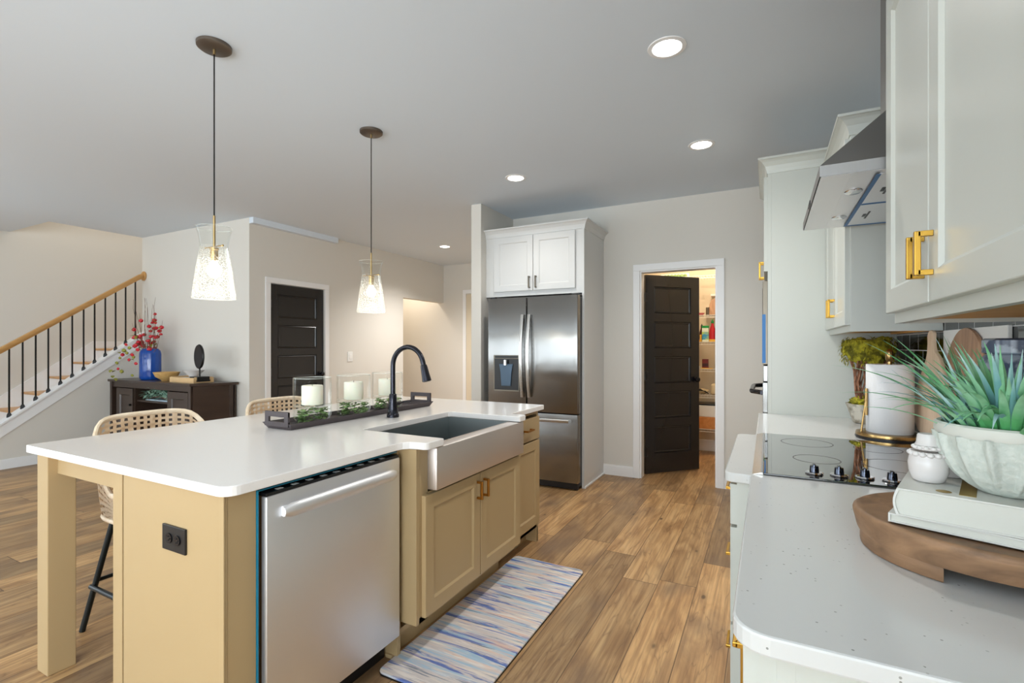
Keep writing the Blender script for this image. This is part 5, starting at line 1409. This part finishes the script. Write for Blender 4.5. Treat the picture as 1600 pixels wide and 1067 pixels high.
tag(build('shelf_bracket_rail', MB().box(-.62, .5, 6.50, 6.578, 1.93, 1.955, .002), 'white'), 'short white ledge on the pantry wall above the paper bag', 'ledge')
s1, s2, s3, s4 = 1.687, 1.365, 1.041, .728
t = tag(build('paper_bag', MB().prism([(-.625, 0), (-.50, 0), (-.50, .15), (-.515, .185), (-.56, .20), (-.60, .18), (-.62, .13)], 6.34, 6.42, 'XZ', .004).transform(Matrix.Translation((0, 0, s1))), 'boarddark'), 'rounded brown paper bag on the upper pantry shelf', 'paper bag')
tag(build('grey_canister', MB().cyl((-.645, 6.46, s1), .028, .10, 20), 'pewter', None, True), 'small grey canister beside the brown paper bag', 'canister')
t = thing('pink_bowl', 'small pink scalloped dish on the upper pantry shelf', 'dish', (-.73, 6.38, s1))
build('dish', MB().lathe([(0, 0), (.03, 0), (.05, .03), (.046, .03), (.027, .006), (0, .006)], (-.73, 6.38, s1), 24, fn=lambda a, z: 1 + .12 * math.cos(7*a) * (z > .01)), 'pink', t, True)
def box_item(name, lab, cat, x0, x1, y0, y1, z, h, m, band=None, lid=None):
    t = thing(name, lab, cat, ((x0+x1)/2, (y0+y1)/2, z))
    build('carton', MB().box(x0, x1, y0, y1, z, z + h, .002), m, t)
    if band: build('label', MB().box(x0 + .001, x1 - .001, y0 - .0008, y0, z + h*band[0], z + h*band[1]), band[2], t)
    if lid: build('lid', MB().box(x0 - .001, x1 + .001, y0 - .001, y1 + .001, z + h, z + h + lid[0], .002), lid[1], t)
    return t
box_item('snack_canister', 'green-lidded canister with a blue and lime label on the pantry shelf', 'food canister', -.700, -.625, 6.30, 6.36, s2, .165, 'paleprint', (.15, .72, 'lime'), (.028, 'green'))
def bottle(x, y, z, s, lab, body, cap, label):
    t = thing('sauce_bottle', lab, 'sauce bottle', (x, y, z))
    build('bottle_body', MB().lathe([(0, 0), (.034*s, 0), (.037*s, .006), (.037*s, .10*s), (.034*s, .15*s), (.016*s, .20*s), (.014*s, .225*s), (0, .225*s)], (x, y, z), 24), body, t, True)
    build('cap', MB().lathe([(.016*s, .225*s), (.0165*s, .245*s), (.007*s, .262*s), (.004*s, .275*s), (0, .275*s)], (x, y, z), 18), cap, t, True)
    build('label', MB().lathe([(.0375*s, .03*s), (.0375*s, .10*s)], (x, y, z), 24), label, t, True)
bottle(-.585, 6.325, s2, .98, 'red squeeze bottle with a green cap on the pantry shelf', 'red', 'green', 'red')
bottle(-.522, 6.300, s2, .72, 'dark sauce bottle with a red cap in front of the green-capped bottle', 'darkred', 'red', 'paleprint')
bottle(-.715, 6.42, s2, .80, 'dark bottle half hidden behind the green-lidded canister', 'darkred', 'dark', 'choc')
box_item('yellow_carton', 'low blue and yellow carton at the left of the sauce shelf', 'carton', -.79, -.725, 6.29, 6.36, s2, .045, 'yellow', (.55, .99, 'navy'))
box_item('orange_carton', 'small orange carton between the low carton and the canister', 'carton', -.722, -.703, 6.28, 6.33, s2, .085, 'yellow')
box_item('yellow_packet', 'flat yellow packet lying before the dark sauce bottle', 'packet', -.62, -.50, 6.275, 6.285, s2, .028, 'yellow')
box_item('cocoa_tin', 'dark red and brown tin alone on the middle pantry shelf', 'tin', -.700, -.630, 6.31, 6.37, s3, .115, 'cocoa', (.25, .55, 'choc'))
box_item('white_packet', 'small white packet left of the dark red tin', 'packet', -.775, -.725, 6.30, 6.36, s3, .03, 'white')
box_item('yellow_envelope', 'thin yellow envelope under the front of the dark red tin', 'packet', -.71, -.58, 6.275, 6.305, s3, .009, 'yellow')
t = thing('dark_wire_basket', 'low dark wire basket with pale contents on the lower pantry shelf', 'basket', (-.70, 6.38, s4))
mb = MB(); 
for i in range(7): mb.tube([(-.80 + .012*i, 6.29, s4 + .012*i*.6 + .006), (-.72, 6.285, s4 + .07 - .004*i), (-.62 - .006*i, 6.29, s4 + .01 + .006*i)], .004, 6)
build('wire_loops', mb, 'iron', t); build('contents', MB().ball((-.70, 6.37, s4 + .036), .035, 2, (2.0, 1.4, 1), .3, 3), 'beige', t, True)
t = tag(build('beige_tub', MB().box(-.60, -.50, 6.30, 6.42, s4, s4 + .13, .02, 3), 'beige', None, True), 'beige rounded tub right of the dark wire basket', 'tub')
tag(build('dark_baking_tray', MB().box(-.84, -.50, 6.29, 6.55, .60, .618, .004), 'dark'), 'dark baking tray lying on the tall white bin', 'baking tray')
tag(build('white_storage_bin', MB().box(-.84, -.50, 6.29, 6.55, .462, .5995, .006), 'white'), 'white storage bin stacked on the pine crate in the pantry', 'storage bin')
t = thing('pine_crate', 'orange pine crate on the lowest pantry shelf', 'crate', (-.67, 6.42, .321))
build('crate_sides', MB().box(-.86, -.48, 6.28, 6.30, .321, .461, .002).box(-.86, -.48, 6.54, 6.56, .321, .461).box(-.86, -.84, 6.30, 6.54, .321, .461).box(-.50, -.48, 6.30, 6.54, .321, .461).box(-.84, -.50, 6.30, 6.54, .321, .335), 'pantrywood', t)
t = thing('green_white_parcel', 'green and white bundle on the topmost pantry shelf above the door', 'bundle', (-1.02, 6.38, 2.161))
mb = MB()
for i in range(7): mb.ball((-1.14 + .04*i, 6.36, 2.185), .026, 1, (1, 1, .9), .3, 3)
build('greens', mb, 'leafdark', t, True); build('wrap', MB().box(-1.20, -.86, 6.39, 6.48, 2.161, 2.22, .01), 'white', t)
# pantry ceiling lamp
t = thing('pantry_lamp', 'round flush lamp on the pantry ceiling', 'ceiling light', (-.6, 5.75, H))
build('base', MB().lathe([(0, -.001), (.09, -.001), (.09, -.02), (0, -.02)], (-.6, 5.75, H), 32), 'white', t, True)
build('lamp_shade', MB().lathe([(.09, -.02), (.10, -.03), (.09, -.07), (.05, -.095), (0, -.10)], (-.6, 5.75, H), 32), 'lampwarm', t, True)
l = bpy.data.lights.new('pantry_glow', 'POINT'); l.energy = 27; l.color = (1, .79, .56); l.shadow_soft_size = .1
lo = bpy.data.objects.new('pantry_glow', l); COL.objects.link(lo); lo.parent = t; lo.location = (0, 0, -.2)
